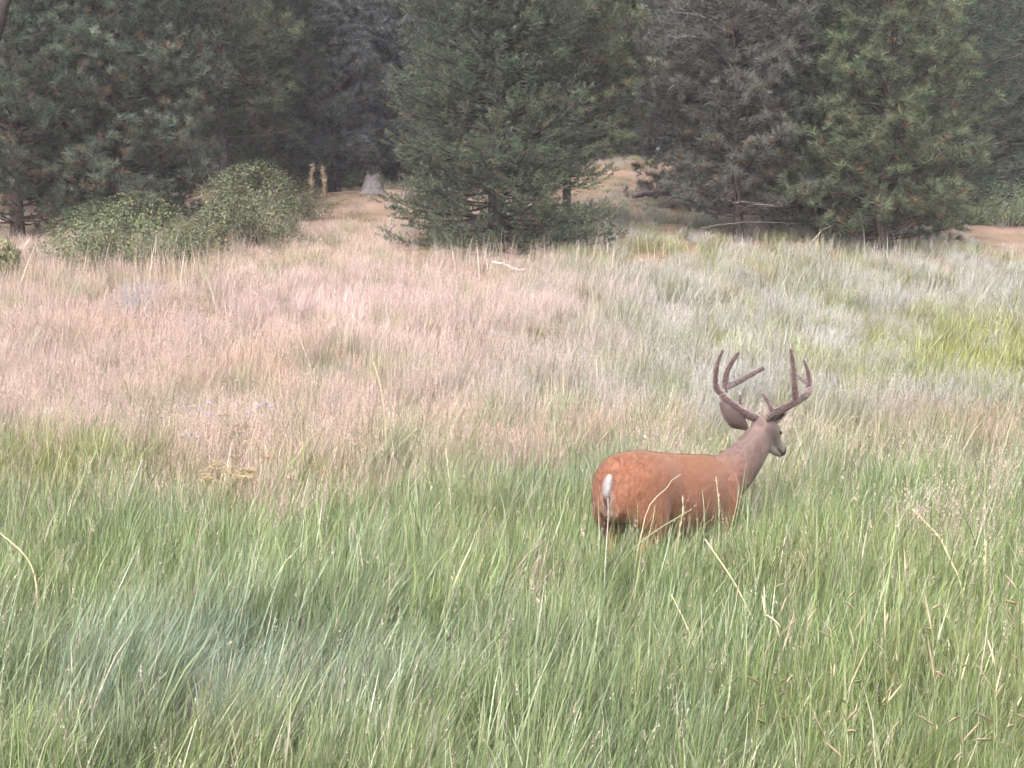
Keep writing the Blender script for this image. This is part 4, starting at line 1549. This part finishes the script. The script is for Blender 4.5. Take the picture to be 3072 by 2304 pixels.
straw("thin reddish stem standing behind the deer's neck", [gb(720, 9.0), at(722, 455, 9.0), at(724, 445, 9.0), at(726, 434, 9.0)], .0048, .0040, (.27, .17, .11), 13)


for k, (b0, m0, t0, d, c, h, label) in enumerate((
        ((646, 0), (650, 530), (655, 505), 6.45, GRN, 0, "short green blade against the deer's thigh, left of the bent stalk"),
        ((676, 0), (680, 528), (683, 498), 6.4, (.50, .42, .30), .3, "tan stem standing against the middle of the deer's belly"),
        ((700, 0), (704, 525), (702, 490), 6.5, GRN, 0, "green blade standing against the deer's ribs"),
        ((716, 0), (719, 520), (716, 478), 6.6, (.48, .42, .28), .3, "tan seed stem standing against the deer's shoulder"),
        ((736, 0), (733, 520), (739, 486), 6.7, GRN, 0, "green blade crossing the deer's chest"))):
    straw(label, [gb(b0[0], d), at(m0[0], m0[1], d), at((m0[0] + t0[0]) / 2 + 1, (m0[1] + t0[1]) / 2, d), at(t0[0], t0[1], d + .05)], .0028, .0014, c, 30 + k, h)


def rush(label, px, d, seed, h=.72, n=9):
    rng = np.random.default_rng(seed)
    r = thing("rush_tuft", label, "grass tuft", tuple(on(px, d)), 0, "dark leafy tufts right of the deer")
    m = MB()
    for k in range(n):
        st0 = np.random.default_rng(seed * 50 + k)
        az = rng.uniform(-1.2, 1.2) + (math.pi if rng.random() < .3 else 0)
        s = np.linspace(0, 1, 6)
        ln = h * rng.uniform(.6, 1.1)
        ang = rng.uniform(.05, .32) + .25 * s
        dl = ln / 5
        xx_ = np.concatenate([[0], np.cumsum(np.sin(ang[:-1]) * dl)])
        zz_ = np.concatenate([[0], np.cumsum(np.cos(ang[:-1]) * dl)])
        c = np.stack([math.cos(az) * xx_ + rng.normal(0, .03), math.sin(az) * xx_ + rng.normal(0, .03) * np.ones(6), zz_ - .03], 1)
        side = np.array([math.cos(rng.normal(0, .5)), .3, 0]) * .0058
        w = np.array([.6, .9, 1, 1, .7, .02])[:, None]
        V = np.concatenate([c - side * w, c + side * w])
        ii_ = np.arange(5)
        m.add(V, None, np.stack([ii_, ii_ + 6, ii_ + 7, ii_ + 1], 1), np.array([.105, .170, .060]) * rng.uniform(.75, 1.3))
    obj("blades", m.mesh("blades"), M_LEAF, r, kind="stuff")


rush("dark green broad-bladed tuft just right of the deer's chest", 770, 6.6, 1)
rush("dark green broad-bladed tuft second right of the deer's chest", 816, 6.7, 2)
rush("dark green tuft among tan weeds below the straw stalk", 745, 5.2, 3, .62)
rush("dark green tuft left of the deer's rump", 583, 7.0, 4, .80, 7)

# ------------------------------------------------------------------ added mauve veil that lifts the dark tones of the trees
hz = MB()
hx, hy0, hy1, hz0, hz1 = 230.0, -90.0, 300.0, -6.0, 62.0
hv = [(sx * hx, yy, zz_) for zz_ in (hz0, hz1) for sx, yy in ((-1, hy0), (1, hy0), (1, hy1), (-1, hy1))]
hz.add(hv, None, [(3, 2, 1, 0), (4, 5, 6, 7), (0, 1, 5, 4), (1, 2, 6, 5), (2, 3, 7, 6), (3, 0, 4, 7)])
hm_, hnt, hout = mat_new("veil_haze")
hp_ = N(hnt, "ShaderNodeVolumePrincipled")
hp_.inputs["Density"].default_value = .0013
hp_.inputs["Color"].default_value = (.90, .86, .95, 1)
hnt.links.new(hp_.outputs[0], hout.inputs["Volume"])
obj("added_haze", hz.mesh("added_haze", smooth=False), hm_, kind="stuff")
